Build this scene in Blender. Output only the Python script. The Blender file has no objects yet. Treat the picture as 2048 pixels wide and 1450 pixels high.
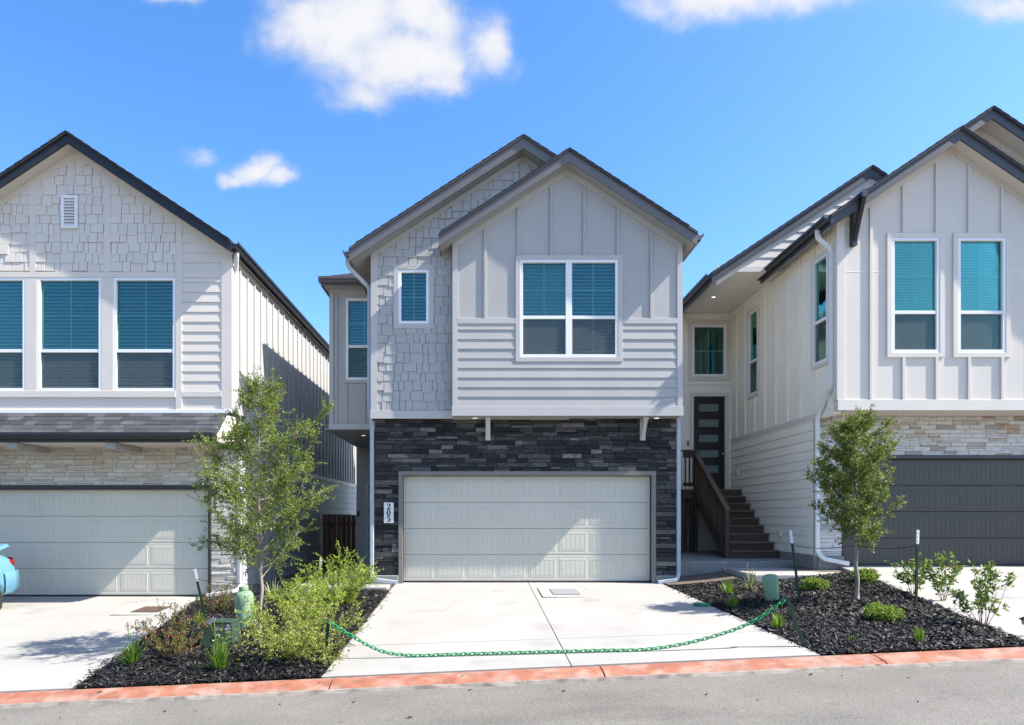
import bpy, bmesh, math, random
import numpy as np
from mathutils import Vector, Matrix

# ------------------------------------------------------------------ camera, sky, sun, exposure
scene = bpy.context.scene
F, CX, CY = 1316.0, 960.0, 1030.0          # focal length and principal point in photo pixels (2048 x 1450)
EYE = 1.353                                # camera height above the middle garage slab
cam = bpy.data.cameras.new('camera')
cam.sensor_width = 36; cam.lens = 36*F/2048
cam.shift_x = (1024-CX)/2048; cam.shift_y = (CY-725)/2048
cam.clip_start = 0.05; cam.clip_end = 3000
camo = bpy.data.objects.new('camera', cam); scene.collection.objects.link(camo)
camo.location = (0, 0, EYE); camo.rotation_euler = (math.pi/2, 0, 0)
scene.camera = camo

SUN = Vector((1.0, -0.19, 1.06)).normalized()     # towards the sun: right of the camera, a little behind it
sl = bpy.data.lights.new('sun', 'SUN'); sl.energy = 5.0; sl.angle = math.radians(0.5); sl.color = (1.0, .945, .865)
so = bpy.data.objects.new('sun', sl); scene.collection.objects.link(so)
so.rotation_euler = SUN.to_track_quat('Z', 'Y').to_euler(); so.location = (20, -5, 25)

world = bpy.data.worlds.new('World'); scene.world = world; world.use_nodes = True
wn, wl = world.node_tree.nodes, world.node_tree.links
wn.clear()
def wnode(t, **k):
    n = wn.new(t)
    for a, b in k.items(): setattr(n, a, b)
    return n
def wmath(op, a, b=None, c=None):
    n = wnode('ShaderNodeMath', operation=op)
    for i, v in enumerate((a, b, c)):
        if v is None: continue
        if isinstance(v, (int, float)): n.inputs[i].default_value = v
        else: wl.new(v, n.inputs[i])
    return n.outputs[0]
out = wnode('ShaderNodeOutputWorld'); bg = wnode('ShaderNodeBackground'); wl.new(bg.outputs[0], out.inputs[0])
sky = wnode('ShaderNodeTexSky', sky_type='NISHITA', sun_disc=False)
sky.sun_elevation = math.asin(SUN.z); sky.sun_rotation = math.atan2(SUN.x, SUN.y)
sky.air_density = 1.0; sky.dust_density = 1.0; sky.ozone_density = 2.5; sky.altitude = 200
SKY_STRENGTH = 0.14
bg.inputs[1].default_value = SKY_STRENGTH
hsv = wnode('ShaderNodeHueSaturation'); hsv.inputs['Saturation'].default_value = 1.28; hsv.inputs['Hue'].default_value = .504
wl.new(sky.outputs[0], hsv.inputs['Color'])
# cumulus clouds: soft blobs in direction space broken up by noise; the same sky goes on behind the camera
tc = wnode('ShaderNodeTexCoord'); sep = wnode('ShaderNodeSeparateXYZ'); wl.new(tc.outputs['Generated'], sep.inputs[0])
ay = wmath('MAXIMUM', wmath('ABSOLUTE', sep.outputs[1]), 0.08)
cu = wmath('DIVIDE', sep.outputs[0], ay); cv = wmath('DIVIDE', sep.outputs[2], ay)
comb = wnode('ShaderNodeCombineXYZ'); wl.new(cu, comb.inputs[0]); wl.new(cv, comb.inputs[1])
def wnoise(scale, detail, rough=.6):
    n = wnode('ShaderNodeTexNoise'); n.inputs['Scale'].default_value = scale; n.inputs['Detail'].default_value = detail
    n.inputs['Roughness'].default_value = rough; wl.new(comb.outputs[0], n.inputs['Vector']); return n.outputs[0]
nz, nz2 = wnoise(10, 10, .68), wnoise(2.2, 3)
wrp = wnode('ShaderNodeTexNoise'); wrp.inputs['Scale'].default_value = 8; wrp.inputs['Detail'].default_value = 5; wl.new(comb.outputs[0], wrp.inputs['Vector'])
wsep = wnode('ShaderNodeSeparateColor'); wl.new(wrp.outputs['Color'], wsep.inputs[0])
cu = wmath('ADD', cu, wmath('MULTIPLY', wmath('SUBTRACT', wsep.outputs[0], .5), .13)); cv = wmath('ADD', cv, wmath('MULTIPLY', wmath('SUBTRACT', wsep.outputs[1], .5), .10))
dens = None
CLOUDS = [(690, 55, 165, 115, 1), (810, 115, 130, 90, 1), (735, 178, 105, 42, .72), (880, 172, 58, 42, .7), (968, 95, 72, 62, .88), (845, 15, 95, 75, 1), (1035, 145, 55, 36, .36), (488, 95, 42, 28, .36),
          (506, 328, 56, 38, .86), (548, 350, 58, 26, .82), (468, 350, 50, 22, .72), (390, 313, 52, 22, .6), (1300, 12, 90, 36, .62), (1500, -10, 270, 54, .88), (2030, 5, 140, 52, .78), (360, 0, 85, 28, .62), (600, 690, 120, 22, .5)]
for px, py, rx, ry, a in CLOUDS:
    u0, v0 = (px-CX)/F, (CY-py)/F
    du = wmath('MULTIPLY', wmath('SUBTRACT', cu, u0), F/rx); dv = wmath('MULTIPLY', wmath('SUBTRACT', cv, v0), F/ry)
    r2 = wmath('ADD', wmath('MULTIPLY', du, du), wmath('MULTIPLY', dv, dv))
    g = wmath('MULTIPLY', wmath('POWER', 2.718, wmath('MULTIPLY', r2, -1.0)), a)
    dens = g if dens is None else wmath('SMOOTH_MAX', dens, g, .30)
near = wmath('MINIMUM', wmath('MULTIPLY', wmath('MAXIMUM', wmath('SUBTRACT', dens, .14), 0), 4.0), 1.0)      # noise only breaks up the clouds themselves
dd = wmath('ADD', dens, wmath('MULTIPLY', wmath('MULTIPLY', wmath('SUBTRACT', nz, .5), .95), near))
ramp = wnode('ShaderNodeValToRGB'); wl.new(dd, ramp.inputs[0])
ramp.color_ramp.elements[0].position = .20; ramp.color_ramp.elements[1].position = .88
ramp.color_ramp.interpolation = 'EASE'
cmask = wmath('MULTIPLY', ramp.outputs[0], wmath('GREATER_THAN', sep.outputs[2], 0.0))
cmask = wmath('MULTIPLY', cmask, .97)
cmix = wnode('ShaderNodeMixRGB'); wl.new(cmask, cmix.inputs[0]); wl.new(hsv.outputs[0], cmix.inputs[1])
cshade = wnode('ShaderNodeMixRGB'); cshade.inputs[1].default_value = (2.35, 2.42, 2.65, 1); cshade.inputs[2].default_value = (2.95, 2.93, 2.95, 1)
wl.new(wmath('MULTIPLY', wmath('SUBTRACT', dd, .55), 1.6), cshade.inputs[0]); cshade.use_clamp = False
cl_ = wnode('ShaderNodeClamp'); wl.new(wmath('MULTIPLY', wmath('SUBTRACT', dd, .55), 1.6), cl_.inputs[0]); wl.new(cl_.outputs[0], cshade.inputs[0])
wl.new(cshade.outputs[0], cmix.inputs[2]); wl.new(cmix.outputs[0], bg.inputs[0])

scene.view_settings.view_transform = 'Standard'; scene.view_settings.look = 'None'
scene.view_settings.gamma = 1; scene.view_settings.exposure = 1.3
scene.view_settings.use_curve_mapping = False
scene.render.engine = 'CYCLES'
scene.cycles.max_bounces = 6; scene.cycles.diffuse_bounces = 3; scene.cycles.glossy_bounces = 3; scene.cycles.transparent_max_bounces = 10
scene.cycles.use_adaptive_sampling = True

# ------------------------------------------------------------------ pixel helpers
def PX(px, Y): return (px-CX)*Y/F
def PZ(py, Y): return EYE-(py-CY)*Y/F
YK = 6.85                                   # back edge of the kerb
def zk(x): return -.276+.045*max(-40, min(40, x))
G0 = ((-60, -1.9), (-12.6, -.36), (-11.2, -.277), (-4.8, -.277), (-2.2, 0), (3.9, 0), (6.5, .335), (13.2, .335), (60, 1.9))
def g0(x): return float(np.interp(x, [a for a, b in G0], [b for a, b in G0]))
def ground(x, y):
    t = max(0., min(1., (13.0-y)/(13.0-YK)))
    return g0(x)*(1-t)+zk(x)*t
def GP(px, py, lift=.03):
    Y = 9.
    for _ in range(40):
        X = PX(px, Y); Y = .5*Y+.5*min(14, max(5, F*(EYE-ground(X, Y)-lift)/(py-CY)))
    return Vector((PX(px, Y), Y, ground(PX(px, Y), Y)+lift))

# ------------------------------------------------------------------ materials
GA = .66                                  # the exposure is high, so paints and stones stay at real, moderate reflectance
def mat(name, col, rough=.6, var=.07, scale=2.5, rand=0., bump=0., bscale=120., island=0., metal=0., streak=None, col2=None, thr=(.45, .62), spec=.4, cscale=6., trans=0.):
    m = bpy.data.materials.new(name); m.use_nodes = True
    n, l = m.node_tree.nodes, m.node_tree.links
    p = n['Principled BSDF']; p.inputs['Roughness'].default_value = rough; p.inputs['Metallic'].default_value = metal
    p.inputs['Specular IOR Level'].default_value = spec
    geo = n.new('ShaderNodeNewGeometry')
    def noise(s, d=4, stretch=None):
        t = n.new('ShaderNodeTexNoise'); t.inputs['Scale'].default_value = s; t.inputs['Detail'].default_value = d
        if stretch:
            mp = n.new('ShaderNodeMapping'); mp.inputs['Scale'].default_value = stretch
            l.new(geo.outputs['Position'], mp.inputs[0]); l.new(mp.outputs[0], t.inputs['Vector'])
        else: l.new(geo.outputs['Position'], t.inputs['Vector'])
        return t.outputs[0]
    col = [q*GA for q in col]; col2 = None if col2 is None else [q*GA for q in col2]
    base = n.new('ShaderNodeRGB'); base.outputs[0].default_value = (*col, 1); c = base.outputs[0]
    if col2 is not None:
        r = n.new('ShaderNodeMapRange'); r.inputs[1].default_value, r.inputs[2].default_value = thr
        r.interpolation_type = 'SMOOTHSTEP'
        l.new(noise(cscale, 7, streak), r.inputs[0])
        mx = n.new('ShaderNodeMixRGB'); l.new(r.outputs[0], mx.inputs[0]); l.new(c, mx.inputs[1]); mx.inputs[2].default_value = (*col2, 1); c = mx.outputs[0]
    def mul(c, fac):
        mx = n.new('ShaderNodeVectorMath'); mx.operation = 'SCALE'; l.new(c, mx.inputs[0]); l.new(fac, mx.inputs['Scale']); return mx.outputs[0]
    if var:
        r = n.new('ShaderNodeMapRange'); r.inputs[1].default_value = .3; r.inputs[2].default_value = .7
        r.inputs[3].default_value = 1-var; r.inputs[4].default_value = 1+var
        l.new(noise(scale, 6, streak), r.inputs[0]); c = mul(c, r.outputs[0])
    if rand or island:
        oi = n.new('ShaderNodeObjectInfo')
        a = n.new('ShaderNodeMath'); a.operation = 'ADD'; l.new(oi.outputs['Random'], a.inputs[0])
        if island: l.new(geo.outputs['Random Per Island'], a.inputs[1])
        else: a.inputs[1].default_value = 0
        fr = n.new('ShaderNodeMath'); fr.operation = 'FRACT'; l.new(a.outputs[0], fr.inputs[0])
        r = n.new('ShaderNodeMapRange'); k = max(rand, island); r.inputs[3].default_value = 1-k; r.inputs[4].default_value = 1+k
        l.new(fr.outputs[0], r.inputs[0]); c = mul(c, r.outputs[0])
    l.new(c, p.inputs['Base Color'])
    if bump:
        b = n.new('ShaderNodeBump'); b.inputs['Strength'].default_value = bump; b.inputs['Distance'].default_value = .01
        l.new(noise(bscale, 5, streak), b.inputs['Height']); l.new(b.outputs[0], p.inputs['Normal'])
    if trans:
        tr = n.new('ShaderNodeBsdfTranslucent'); l.new(c, tr.inputs[0]); ms = n.new('ShaderNodeMixShader'); ms.inputs[0].default_value = trans
        l.new(p.outputs[0], ms.inputs[1]); l.new(tr.outputs[0], ms.inputs[2]); l.new(ms.outputs[0], n['Material Output'].inputs[0])
    return m
def rampmat(name, cols, rough=.6, bump=0., bscale=80, stretch=None, spec=.35, trans=0., fine=.18, fscale=14.):
    """colour picked per piece (object and mesh island) from a ramp"""
    m = mat(name, (1, 1, 1), rough, var=0, bump=bump, bscale=bscale, streak=stretch, spec=spec)
    n, l = m.node_tree.nodes, m.node_tree.links; p = n['Principled BSDF']
    geo = [x for x in n if x.type == 'NEW_GEOMETRY'][0]; oi = n.new('ShaderNodeObjectInfo')
    a = n.new('ShaderNodeMath'); l.new(oi.outputs['Random'], a.inputs[0]); l.new(geo.outputs['Random Per Island'], a.inputs[1])
    f = n.new('ShaderNodeMath'); f.operation = 'FRACT'; l.new(a.outputs[0], f.inputs[0])
    r = n.new('ShaderNodeValToRGB'); r.color_ramp.interpolation = 'LINEAR'
    while len(r.color_ramp.elements) < len(cols): r.color_ramp.elements.new(.5)
    for i, (pos, c) in enumerate(cols): r.color_ramp.elements[i].position = pos; r.color_ramp.elements[i].color = (*[q*GA for q in c], 1)
    l.new(f.outputs[0], r.inputs[0]); c = r.outputs[0]
    t = n.new('ShaderNodeTexNoise'); t.inputs['Scale'].default_value = fscale; t.inputs['Detail'].default_value = 6
    mp = n.new('ShaderNodeMapping'); mp.inputs['Scale'].default_value = stretch or (1, 1, 1); l.new(geo.outputs['Position'], mp.inputs[0]); l.new(mp.outputs[0], t.inputs['Vector'])
    mr = n.new('ShaderNodeMapRange'); mr.inputs[1].default_value = .3; mr.inputs[2].default_value = .7; mr.inputs[3].default_value = 1-fine; mr.inputs[4].default_value = 1+fine
    l.new(t.outputs[0], mr.inputs[0]); s = n.new('ShaderNodeVectorMath'); s.operation = 'SCALE'; l.new(c, s.inputs[0]); l.new(mr.outputs[0], s.inputs['Scale'])
    l.new(s.outputs[0], p.inputs['Base Color'])
    if trans:
        tr = n.new('ShaderNodeBsdfTranslucent'); l.new(s.outputs[0], tr.inputs[0]); ms = n.new('ShaderNodeMixShader'); ms.inputs[0].default_value = trans
        l.new(p.outputs[0], ms.inputs[1]); l.new(tr.outputs[0], ms.inputs[2]); l.new(ms.outputs[0], n['Material Output'].inputs[0])
    return m
def glassmat(name, tint, gloss, fac):
    m = bpy.data.materials.new(name); m.use_nodes = True; n, l = m.node_tree.nodes, m.node_tree.links
    n.remove(n['Principled BSDF'])
    t = n.new('ShaderNodeBsdfTransparent'); t.inputs[0].default_value = (*tint, 1)
    g = n.new('ShaderNodeBsdfGlossy'); g.inputs[0].default_value = (*gloss, 1); g.inputs['Roughness'].default_value = .02
    tx = n.new('ShaderNodeTexNoise'); tx.inputs['Scale'].default_value = 1.7
    b = n.new('ShaderNodeBump'); b.inputs['Strength'].default_value = .10; b.inputs['Distance'].default_value = .05
    l.new(tx.outputs[0], b.inputs['Height']); l.new(b.outputs[0], g.inputs['Normal'])
    fr = n.new('ShaderNodeFresnel'); fr.inputs[0].default_value = 1.5
    a = n.new('ShaderNodeMath'); a.operation = 'ADD'; a.use_clamp = True; a.inputs[1].default_value = fac; l.new(fr.outputs[0], a.inputs[0])
    mx = n.new('ShaderNodeMixShader'); l.new(a.outputs[0], mx.inputs[0]); l.new(t.outputs[0], mx.inputs[1]); l.new(g.outputs[0], mx.inputs[2])
    l.new(mx.outputs[0], n['Material Output'].inputs[0]); return m
def screenmat(name, col, alpha):
    m = bpy.data.materials.new(name); m.use_nodes = True; n, l = m.node_tree.nodes, m.node_tree.links
    p = n['Principled BSDF']; p.inputs['Base Color'].default_value = (*col, 1); p.inputs['Roughness'].default_value = .8
    t = n.new('ShaderNodeBsdfTransparent'); mx = n.new('ShaderNodeMixShader'); mx.inputs[0].default_value = alpha
    l.new(t.outputs[0], mx.inputs[1]); l.new(p.outputs[0], mx.inputs[2]); l.new(mx.outputs[0], n['Material Output'].inputs[0]); return m
def emitmat(name, col, s):
    m = bpy.data.materials.new(name); m.use_nodes = True; p = m.node_tree.nodes['Principled BSDF']
    p.inputs['Base Color'].default_value = (.8, .8, .8, 1); p.inputs['Emission Color'].default_value = (*col, 1); p.inputs['Emission Strength'].default_value = s
    return m
M = dict(
    # middle house: cool grey paint
    c_siding=mat('grey_siding_paint', (.568, .55, .525), .55, .05, 1.5, rand=.03, bump=.07, bscale=120),
    c_trim=mat('grey_trim_paint', (.665, .635, .60), .5, .03, 2),
    c_rake=mat('taupe_fascia_paint', (.20, .19, .195), .5, .06, 3),
    c_door=mat('greige_garage_paint', (.77, .725, .61), .45, .03, 1.2, spec=.45),
    c_jamb=mat('taupe_jamb_paint', (.27, .245, .22), .5, .06, 4),
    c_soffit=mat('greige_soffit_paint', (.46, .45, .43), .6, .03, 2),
    # left house: warm light grey paint
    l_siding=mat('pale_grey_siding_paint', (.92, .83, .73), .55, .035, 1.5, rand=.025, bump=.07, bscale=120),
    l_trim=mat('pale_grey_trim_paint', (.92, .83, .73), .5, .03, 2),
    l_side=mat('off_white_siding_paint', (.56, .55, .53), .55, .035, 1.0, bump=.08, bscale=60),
    # right house: warm white paint
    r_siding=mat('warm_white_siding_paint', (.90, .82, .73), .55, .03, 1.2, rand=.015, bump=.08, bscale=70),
    r_side=mat('shade_lifted_siding_paint', (1.2, 1.13, .98), .55, .03, 1.2, rand=.02, bump=.08, bscale=70),  # paint of the shaded walls, lightened: the lifted shade is put into its colour
    r_trim=mat('warm_white_trim_paint', (.93, .85, .755), .5, .03, 2),
    soffit=mat('cream_soffit_paint', (.85, .78, .68), .6, .03, 2),
    black=mat('black_trim_metal', (.028, .029, .033), .42, .15, 5),
    r_fascia=mat('charcoal_fascia_paint', (.075, .08, .095), .5, .1, 4),
    r_door=mat('charcoal_garage_paint', (.056, .056, .056), .36, .05, 1.3, spec=.5),
    shingle=rampmat('asphalt_shingle', [(0, (.045, .046, .052)), (.5, (.08, .083, .095)), (1, (.125, .127, .14))], .9, bump=.5, bscale=220, fscale=160, fine=.35),
    white=mat('white_vinyl', (1.12, 1.11, 1.10), .35, .02, 3),
    spout=mat('white_downspout_metal', (.95, .94, .92), .4, .04, 3),
    spout_grey=mat('pale_blue_grey_downspout_metal', (.55, .60, .655), .4, .04, 3),
    c_gutter=mat('taupe_gutter_metal', (.15, .14, .14), .4, .08, 3),
    glass=glassmat('tinted_window_glass', (.72, .89, .87), (.44, .76, .74), .05),
    glass_r=glassmat('pale_tinted_window_glass', (.72, .93, .86), (.42, .84, .80), .05),
    glass_side=glassmat('side_window_glass', (.25, .5, .46), (.40, .85, .72), .30),
    screen=screenmat('insect_screen_mesh', (.11, .115, .115), .28),
    blind=mat('white_blind_slats', (1.05, 1.06, 1.04), .5, .02),
    room=mat('dark_room_paint', (.10, .105, .11), .9, .05),
    dark_stone=rampmat('dark_ledge_stone', [(0, (.018, .019, .021)), (.32, (.04, .041, .043)), (.62, (.075, .074, .074)), (.86, (.14, .132, .125)), (1, (.27, .245, .22))], .82, bump=.9, bscale=38, stretch=(1, 1, 3.2), fine=.45, fscale=13),
    cream_stone=rampmat('cream_ledge_stone', [(0, (.60, .53, .44)), (.4, (.72, .65, .55)), (.8, (.80, .745, .66)), (1, (.66, .57, .46))], .85, bump=.5, bscale=36, stretch=(1, 1, 3.2), fine=.13, fscale=10),
    white_stone=rampmat('white_ledge_stone', [(0, (.78, .745, .71)), (.45, (.84, .81, .775)), (.76, (.78, .72, .65)), (.87, (.60, .44, .31)), (.93, (.42, .42, .44)), (1, (.74, .64, .54))], .85, bump=.5, bscale=36, stretch=(1, 1, 3.2), fine=.16, fscale=9),
    mortar=mat('dark_mortar', (.03, .03, .034), .95, .1), mortar_l=mat('pale_mortar', (.55, .50, .44), .95, .1),
    concrete=mat('pale_driveway_concrete', (.475, .455, .415), .85, .07, .9, bump=.18, bscale=260, col2=(.35, .335, .31), thr=(.53, .82), cscale=1.3),
    concrete_d=mat('grey_foundation_concrete', (.36, .345, .32), .9, .12, 4, bump=.3, bscale=90),
    joint=mat('dark_joint_filler', (.10, .085, .07), .95, .2, 12),
    asphalt=mat('worn_grey_asphalt', (.205, .189, .160), .92, .13, 1.1, bump=.9, bscale=150, col2=(.315, .297, .26), thr=(.32, .68), cscale=55),
    kerb=mat('red_painted_kerb', (.43, .160, .092), .8, .2, 7, bump=.4, bscale=120, col2=(.47, .29, .22), thr=(.40, .66), cscale=4.5),
    kerb_lip=mat('weathered_kerb_concrete', (.36, .31, .26), .92, .2, 9, bump=.5, bscale=90, col2=(.22, .18, .15), thr=(.45, .7), cscale=7),
    soil=mat('black_mulch_bed', (.010, .0095, .009), .95, .4, 30, bump=1, bscale=90),
    mulch=rampmat('black_wood_mulch', [(0, (.005, .005, .0055)), (.55, (.014, .0135, .0135)), (.85, (.04, .037, .035)), (.955, (.09, .078, .066)), (1, (.20, .155, .12))], .6, fine=.3, spec=.5),
    dirt=mat('bare_earth', (.20, .155, .11), .95, .25, 3, bump=.6, bscale=40),
    gravel=mat('brown_gravel', (.19, .14, .11), .95, .3, 60, bump=1, bscale=110),
    grass_far=mat('dry_lawn', (.10, .12, .045), .95, .25, 2, bump=.4, bscale=60),
    wood=mat('dark_stained_lumber', (.11, .068, .047), .7, .28, 7, rand=.25, bump=.3, bscale=50, streak=(1, 1, 9)),
    tread=mat('brown_stained_tread', (.22, .145, .10), .7, .22, 7, rand=.2, bump=.3, bscale=50, streak=(1, 8, 8)),
    cedar=mat('cedar_fence_board', (.20, .085, .042), .75, .25, 5, rand=.28, bump=.3, bscale=40, streak=(6, 6, 1)),
    door_dark=mat('espresso_door_paint', (.016, .011, .010), .35, .2, 6),
    frost=mat('frosted_door_glass', (.20, .26, .25), .25, .05, 4),
    green_util=mat('utility_green_plastic', (.27, .42, .25), .5, .1, 4, col2=(.35, .50, .32), thr=(.5, .8), cscale=5),
    green_dark=mat('dark_green_box_plastic', (.042, .082, .052), .6, .2, 5),
    green_lid=mat('green_valve_lid', (.045, .25, .13), .5, .1, 5),
    chain=mat('green_plastic_chain', (.01, .34, .12), .35, .05, 5),
    post_green=mat('green_post_paint', (.008, .04, .022), .55, .3, 20), post_tip=mat('white_post_tip', (.95, .95, .95), .5, .08, 30),
    wire=mat('dark_tie_strap', (.02, .02, .025), .6, .1),
    bark=mat('grey_brown_bark', (.34, .285, .23), .9, .3, 12, bump=.8, bscale=70, streak=(1, 1, .3)),
    twig=mat('brown_twig_bark', (.13, .085, .055), .9, .25, 12),
    leaf_elm=rampmat('elm_leaf', [(0, (0.101, 0.177, 0.025)), (.45, (0.191, 0.292, 0.041)), (.85, (0.316, 0.395, 0.061)), (.97, (0.452, 0.481, 0.095)), (1, (0.633, 0.209, 0.041))], .5, trans=.32, fine=.15),
    leaf_oak=rampmat('oak_leaf', [(0, (0.102, 0.176, 0.030)), (.5, (0.218, 0.300, 0.049)), (.9, (0.361, 0.412, 0.070)), (1, (0.490, 0.475, 0.100))], .5, trans=.3, fine=.15, spec=.3),
    leaf_lime=rampmat('lime_shrub_leaf', [(0, (0.251, 0.396, 0.036)), (.5, (0.431, 0.574, 0.067)), (.9, (0.610, 0.718, 0.109)), (1, (0.753, 0.790, 0.194))], .5, trans=.35, fine=.15),
    leaf_olive=rampmat('pale_shrub_leaf', [(0, (0.230, 0.306, 0.047)), (.5, (0.422, 0.517, 0.088)), (.9, (0.632, 0.688, 0.153)), (1, (0.805, 0.804, 0.234))], .5, trans=.35, fine=.15),
    leaf_red=rampmat('bronze_shrub_leaf', [(0, (0.086, 0.131, 0.032)), (.45, (0.192, 0.227, 0.064)), (.75, (0.278, 0.295, 0.096)), (.86, (0.418, 0.122, 0.047)), (1, (0.661, 0.174, 0.072))], .5, trans=.3, fine=.15),
    leaf_box=rampmat('boxwood_leaf', [(0, (0.179, 0.312, 0.036)), (.6, (0.376, 0.521, 0.071)), (1, (0.594, 0.708, 0.130))], .45, trans=.3, fine=.15),
    leaf_holly=rampmat('glossy_shrub_leaf', [(0, (0.097, 0.179, 0.032)), (.5, (0.216, 0.339, 0.064)), (.88, (0.371, 0.510, 0.096)), (.985, (0.509, 0.471, 0.112)), (1, (0.666, 0.170, 0.047))], .45, trans=.3, fine=.15, spec=.35),
    blade=rampmat('bright_grass_blade', [(0, (0.130, 0.260, 0.022)), (.6, (0.260, 0.442, 0.039)), (1, (0.390, 0.546, 0.088))], .45, trans=.35, fine=.1),
    blade_dry=rampmat('straw_blade', [(0, (.28, .24, .12)), (1, (.40, .36, .2))], .6, trans=.3, fine=.1),
    blade_var=rampmat('cream_striped_blade', [(0, (.16, .22, .07)), (.4, (.30, .34, .14)), (1, (.58, .57, .36))], .5, trans=.3, fine=.1),
    petal=rampmat('lilac_petal', [(0, (.38, .22, .42)), (1, (.55, .40, .58))], .6, trans=.3),
    rust=mat('rusty_grate', (.13, .085, .06), .85, .35, 25), steel=mat('galvanised_lid', (.42, .44, .44), .5, .15, 20, metal=.3),
    sign_white=mat('white_number_plaque', (1.0, .97, .92), .5, .02), ink=mat('black_numeral_paint', (.012, .012, .014), .5, 0),
    car_blue=mat('sky_blue_car_paint', (.15, .36, .49), .22, .02, 3, spec=.6), car_dark=mat('black_car_trim', (.02, .02, .022), .5, .1),
    tyre=mat('tyre_rubber', (.025, .025, .026), .85, .15, 30), alloy=mat('alloy_wheel_metal', (.62, .62, .64), .3, .05, metal=.85),
    tail=mat('red_tail_lamp', (.42, .012, .012), .2, .05), car_glass=mat('dark_car_glass', (.02, .025, .03), .08, 0, spec=.7),
    lamp=emitmat('lit_soffit_lamp', (1, .93, .8), .6), leaf_litter=mat('dry_fallen_leaf', (.085, .05, .03), .8, .3, 40),
    bronze=mat('dark_bronze_lantern', (.05, .045, .04), .4, .1, metal=.5), lantern_glass=mat('frosted_lantern_glass', (.55, .55, .52), .3, .05),
)

def stain(key, scale, lo, hi, k, stretch=(1, 1, 1), detail=6):
    """dirt, scuffs and wear: darkens (k < 1) or bleaches (k > 1) the paint in patches of their own shape"""
    n, l = M[key].node_tree.nodes, M[key].node_tree.links; p = n['Principled BSDF']; src = p.inputs['Base Color'].links[0].from_socket
    geo = [x for x in n if x.type == 'NEW_GEOMETRY'][0]; mp = n.new('ShaderNodeMapping'); mp.inputs['Scale'].default_value = stretch; mp.inputs['Location'].default_value = (scale, 3.1, 7.7); l.new(geo.outputs['Position'], mp.inputs[0])
    t = n.new('ShaderNodeTexNoise'); t.inputs['Scale'].default_value = scale; t.inputs['Detail'].default_value = detail; t.inputs['Roughness'].default_value = .65; l.new(mp.outputs[0], t.inputs['Vector'])
    r = n.new('ShaderNodeMapRange'); r.interpolation_type = 'SMOOTHSTEP'; r.inputs[1].default_value = lo; r.inputs[2].default_value = hi; r.inputs[3].default_value = 1; r.inputs[4].default_value = k; l.new(t.outputs[0], r.inputs[0])
    s = n.new('ShaderNodeVectorMath'); s.operation = 'SCALE'; l.new(src, s.inputs[0]); l.new(r.outputs[0], s.inputs['Scale']); l.new(s.outputs[0], p.inputs['Base Color'])
stain('asphalt', .9, .52, .72, .80, (.35, 1.6, 1)); stain('asphalt', 14, .66, .74, .55); stain('asphalt', 3.2, .60, .70, .84)
stain('kerb', 11, .60, .70, .60); stain('kerb', 2.2, .56, .70, 1.25); stain('kerb', 30, .66, .72, 1.5)
stain('concrete', .8, .55, .75, .90, (1.6, .5, 1)); stain('concrete', 9, .68, .76, .82)
for k_ in ('c_siding', 'l_siding', 'r_siding', 'r_side', 'l_side'): stain(k_, 1.6, .56, .78, .94, (2.2, 2.2, .35))
stain('c_door', 1.2, .55, .75, .95, (2, 1, .4)); stain('r_door', 1.2, .55, .75, .9, (2, 1, .4)); stain('green_util', 9, .6, .7, .75); stain('green_dark', 7, .6, .7, 1.2)

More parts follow.
